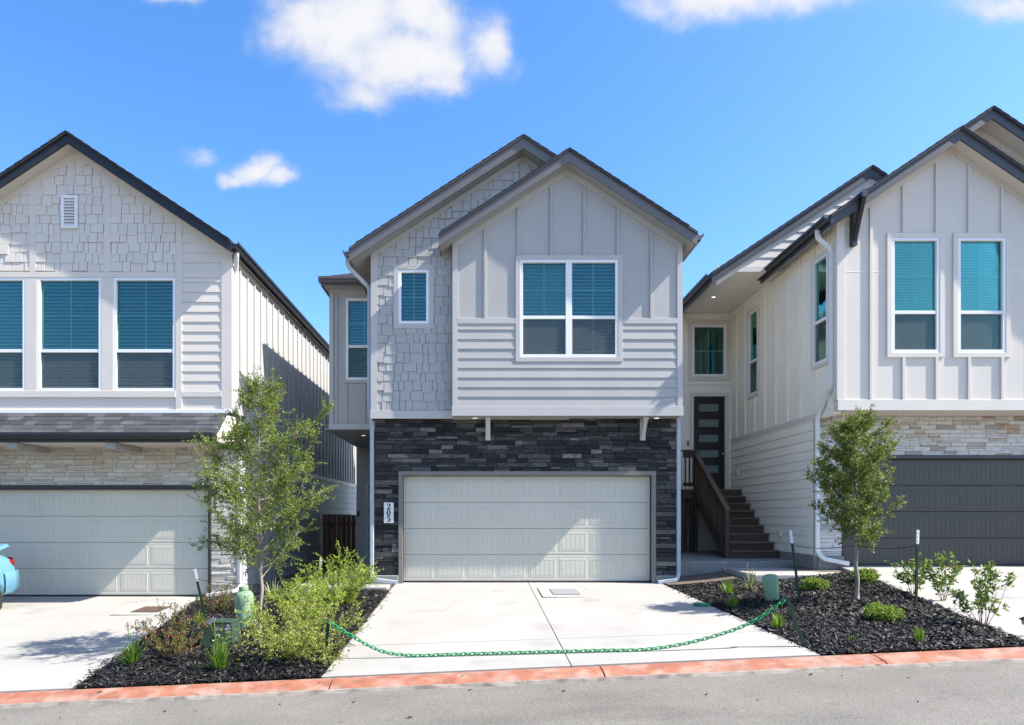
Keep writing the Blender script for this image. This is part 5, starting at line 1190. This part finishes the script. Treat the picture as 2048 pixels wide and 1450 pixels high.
    # small lanterns
    for px, py, lab in ((1920, 1214, 'small dark path lantern between the driveway-edge shrubs'), (1745, 1160, 'small dark path lantern at the end of the entry walkway'), (2052, 1268, 'small dark path lantern at the right edge of the photo')):
        b = GP(px, py); T = empty('path_lantern', b); tag(T, lab, 'path light', 'path lanterns in the right bed')
        MB().tube([b-Vector((0, 0, .05)), b+Vector((0, 0, .10))], .009, 8).build('stem', 'bronze', T); MB().lathe(b+Vector((0, 0, .10)), [(.026, 0), (.030, .004), (.038, .055), (.03, .058)], 8).build('glass', 'lantern_glass', T)
        for k in range(4): a = math.pi/4+k*math.pi/2; MB().tube([b+Vector((.03*math.cos(a), .03*math.sin(a), .10)), b+Vector((.042*math.cos(a), .042*math.sin(a), .16))], .004, 4).build('strut', 'bronze', T)
        MB().lathe(b+Vector((0, 0, .159)), [(.066, 0), (.064, .006), (.03, .026), (.008, .034)], 8).build('cap', 'bronze', T)
utilities()

# ------------------------------------------------------------------ parked car, backed up to the left garage
def car():
    xs_, yr, L, Wd = -8.36, 12.02, 4.25, 1.68; xc = xs_-Wd/2; zg = ground(xc, 11.3)+.012
    T = empty('parked_car', (xc, yr, zg)); tag(T, 'sky-blue car with alloy wheels backed up to the left garage', 'car')
    # stations along the length: s from rear (0) to front (L): (s, half width low, half width high, z bottom, z shoulder, z deck)
    st = [(0, .72, .68, .42, .74, .86), (.03, .80, .75, .36, .82, 1.04), (.12, .83, .785, .30, .86, 1.10), (.45, .84, .80, .25, .88, 1.11), (.9, .84, .80, .23, .88, 1.06), (1.6, .84, .80, .22, .85, 1.0), (2.6, .84, .80, .22, .82, .95), (3.3, .83, .79, .22, .74, .86), (3.9, .80, .75, .24, .66, .74), (4.15, .72, .66, .28, .60, .64), (4.25, .58, .5, .36, .54, .56)]
    vs = []; n = 10
    for s, wl, wh, zb, zs, zd in st:
        y = yr-s
        for x, z in ((-wl*.86, zb), (-wl, zb+.10), (-wl*1.005, zs-.12), (-wh, zs), (-wh*.90, zd), (wh*.90, zd), (wh, zs), (wl*1.005, zs-.12), (wl, zb+.10), (wl*.86, zb)): vs.append((xc+x, y, zg+z))
    fs = [(i*n+k, i*n+(k+1) % n, (i+1)*n+(k+1) % n, (i+1)*n+k) for i in range(len(st)-1) for k in range(n)]+[tuple(range(n)), tuple((len(st)-1)*n+k for k in range(n))]
    B = MB().add(vs, fs).build('body', 'car_blue', T, smooth=True); sm = B.modifiers.new('smooth', 'SUBSURF'); sm.levels = 2; sm.render_levels = 2
    # wheel arches are cut with boolean cylinders
    wy = (yr-.74, yr-3.35)
    cut = MB()
    for y in wy:
        for sx in (-1, 1):
            prof = [(y+.345*math.cos(2*math.pi*k/28), zg+.29+.345*math.sin(2*math.pi*k/28)) for k in range(28)]; cut.prism(prof, xc+sx*.58, xc+sx*1.0, lambda a, b, d: (d, a, b))
    co = cut.build('wheel_well_cutter', 'car_dark', T); bm_ = B.modifiers.new('arch', 'BOOLEAN'); bm_.object = co; bm_.solver = 'EXACT'
    dg = bpy.context.evaluated_depsgraph_get(); dg.update(); nm = bpy.data.meshes.new_from_object(B.evaluated_get(dg)); B.modifiers.clear(); B.data = nm; nm.polygons.foreach_set('use_smooth', [True]*len(nm.polygons))
    nm.materials.clear(); nm.materials.append(M['car_blue']); bpy.data.objects.remove(co)
    # cabin
    cs = [(.42, .68, 1.06, 1.11), (.95, .66, 1.03, 1.36), (1.5, .66, .97, 1.39), (2.2, .66, .95, 1.36), (2.9, .70, .93, .96)]
    for nm_, m, inset, lo in (('cabin_glass', 'car_glass', 0, 0), ('roof', 'car_blue', .012, 1)):
        vs = []
        for s, hw, z0, z1 in cs:
            y = yr-s; w0, w1 = hw+.06, hw*.84
            if lo: pts = ((-w1-inset, z1-.035), (-w1*.8, z1+.012), (w1*.8, z1+.012), (w1+inset, z1-.035))
            else: pts = ((-w0, z0-.02), (-w1, z1-.02), (w1, z1-.02), (w0, z0-.02))
            vs += [(xc+x, y, zg+z) for x, z in pts]
        rng_ = range(1, len(cs)-2) if lo else range(len(cs)-1)
        fs = [(i*4+k, i*4+(k+1) % 4, (i+1)*4+(k+1) % 4, (i+1)*4+k) for i in rng_ for k in range(4)]
        if not lo: fs += [(0, 1, 2, 3), (16, 17, 18, 19)]
        MB().add(vs, fs).build(nm_, m, T, smooth=bool(lo))
    for sx in (-1, 1):
        for s0, s1, z0, z1 in ((.44, 1.0, 1.02, 1.34), (1.75, 1.72, .97, 1.37), (2.85, 2.22, .95, 1.35)):
            MB().tube([(xc+sx*.735, yr-s0, zg+z0), (xc+sx*.565, yr-s1, zg+z1)], .03, 6).build('pillar', 'car_blue', T, smooth=True)
    sp = MB(); sp.add([(xc+x, yr-y, zg+z) for x, y, z in ((-.66, .0, 1.17), (.66, .0, 1.17), (.66, .26, 1.12), (-.66, .26, 1.12), (-.64, .03, 1.215), (.64, .03, 1.215), (.64, .25, 1.16), (-.64, .25, 1.16))], [(0, 1, 2, 3), (4, 5, 6, 7), (0, 1, 5, 4), (1, 2, 6, 5), (2, 3, 7, 6), (3, 0, 4, 7)])
    for x in (-.5, .5): sp.box(xc+x-.04, xc+x+.04, yr-.22, yr-.08, zg+1.03, zg+1.14)
    sp.build('spoiler', 'car_blue', T)
    # rear bumper wrapping the corner
    prof = [(-.86, -.42), (-.865, -.20), (-.80, .01), (-.58, .075), (.58, .075), (.80, .01), (.865, -.20), (.86, -.42)]; vs = []
    for z, k in ((.36, .95), (.42, 1.0), (.60, 1.012), (.72, 1.0), (.745, .96)): vs += [(xc+x*k, yr+y*k if y > 0 else yr+y, zg+z) for x, y in prof]
    m_ = len(prof); MB().add(vs, [(j*m_+i, j*m_+i+1, (j+1)*m_+i+1, (j+1)*m_+i) for j in range(4) for i in range(m_-1)]).build('bumper', 'car_blue', T, smooth=True)
    for sx in (-1, 1):
        MB().add([(xc+sx*x, yr+y, zg+z) for x, y, z in ((.50, .012, .84), (.72, -.010, .84), (.812, -.10, .85), (.800, -.11, .96), (.70, -.02, .975), (.49, -.0, .975), (.5, -.1, .9), (.7, -.2, .9))], [(0, 1, 4, 5), (1, 2, 3, 4), (0, 5, 6), (2, 3, 7)]).build('tail_lamp', 'tail', T)
        MB().box(xc+sx*.835, xc+sx*.848, yr-1.45, yr-1.32, zg+.78, zg+.81, .004).build('door_handle', 'car_blue', T)
        for y in wy:
            x = xc+sx*.745; C_ = Vector((x, y, zg+.295)); Wn = empty('wheel', C_, T)
            def ring(pr, nn=32):
                vs = [(x+sx*d, y+rr*math.cos(2*math.pi*k/nn), C_.z+rr*math.sin(2*math.pi*k/nn)) for rr, d in pr for k in range(nn)]; q = len(pr)
                return MB().add(vs, [(i*nn+k, i*nn+(k+1) % nn, (i+1)*nn+(k+1) % nn, (i+1)*nn+k) for i in range(q-1) for k in range(nn)])
            ring([(.20, -.09), (.275, -.09), (.295, -.06), (.297, .055), (.28, .085), (.215, .092), (.205, .07)]).build('tyre', 'tyre', Wn, smooth=True)
            ring([(.205, -.07), (.208, .075), (.200, .088), (.185, .078), (.18, -.05), (.02, -.05)]).build('rim', 'alloy', Wn, smooth=True)
            for k in range(5):
                a = 2*math.pi*k/5+.3; e = Vector((0, math.cos(a), math.sin(a))); f = Vector((0, -math.sin(a), math.cos(a))); vs = []
                for rr, w, d in ((.03, .035, .062), (.19, .024, .075)):
                    for u in (-w, w):
                        for dd in (d, d-.03): p = C_+e*rr+f*u; vs.append((p.x+sx*dd, p.y, p.z))
                MB().add(vs, [(0, 2, 6, 4), (1, 5, 7, 3), (0, 4, 5, 1), (2, 3, 7, 6)]).build('spoke', 'alloy', Wn)
            ring([(.048, .05), (.045, .068), (.02, .072), (.001, .072)], 16).build('hub_cap', 'alloy', Wn, smooth=True)
            ring([(.33, -.16), (.33, -.155), (.02, -.155)], 20).build('wheel_well', 'car_dark', Wn)
    # wheel wells lining and pitch on the sloping drive
    slope = (ground(xc, yr)-ground(xc, yr-4))/4; T.rotation_euler = (math.atan(slope), 0, 0)
car()

# ------------------------------------------------------------------ litter on the road
def litter():
    r = random.Random(77); words = 'first second third fourth fifth sixth seventh eighth ninth tenth eleventh twelfth thirteenth fourteenth fifteenth sixteenth seventeenth eighteenth nineteenth'.split()
    for idx, (px, py, s) in enumerate(sorted(((200, 1389, .05), (392, 1422, .03), (330, 1424, .035), (640, 1380, .03), (925, 1372, .035), (940, 1382, .04), (1128, 1384, .045), (1172, 1391, .022), (1413, 1390, .05), (1515, 1400, .03), (1622, 1352, .06), (1765, 1340, .06), (1684, 1355, .022), (1817, 1358, .018), (1836, 1400, .025), (820, 1436, .06), (120, 1436, .03), (707, 1406, .03), (560, 1410, .025)))):
        Y = F*(EYE-zroad(PX(px, 6), 6))/(py-CY) if py > 1375-.045*(px-960) else 6.7
        X = PX(px, Y); z = (zroad(X, Y) if Y < 6.5 else zk(X)-.006)+.004; a = r.uniform(0, 3.14); c, s_ = math.cos(a), math.sin(a); b = r.uniform(.25, .5)
        pts = [(-s*.6, 0, 0), (-.1*s, b*s*.55, .012), (s*.6, 0, .004), (.05*s, -b*s*.55, .010), (0, 0, .0)]
        vs = [(X+c*x-s_*y, Y+s_*x+c*y, z+q) for x, y, q in pts]
        tag(MB().add(vs, [(0, 4, 1), (1, 4, 2), (2, 4, 3), (3, 4, 0)]).build('fallen_leaf', 'leaf_litter', fix=False), 'small dark fallen leaf on the road or kerb, %s from the left of the photo' % words[idx], 'leaf', 'fallen leaves on the road')
litter()
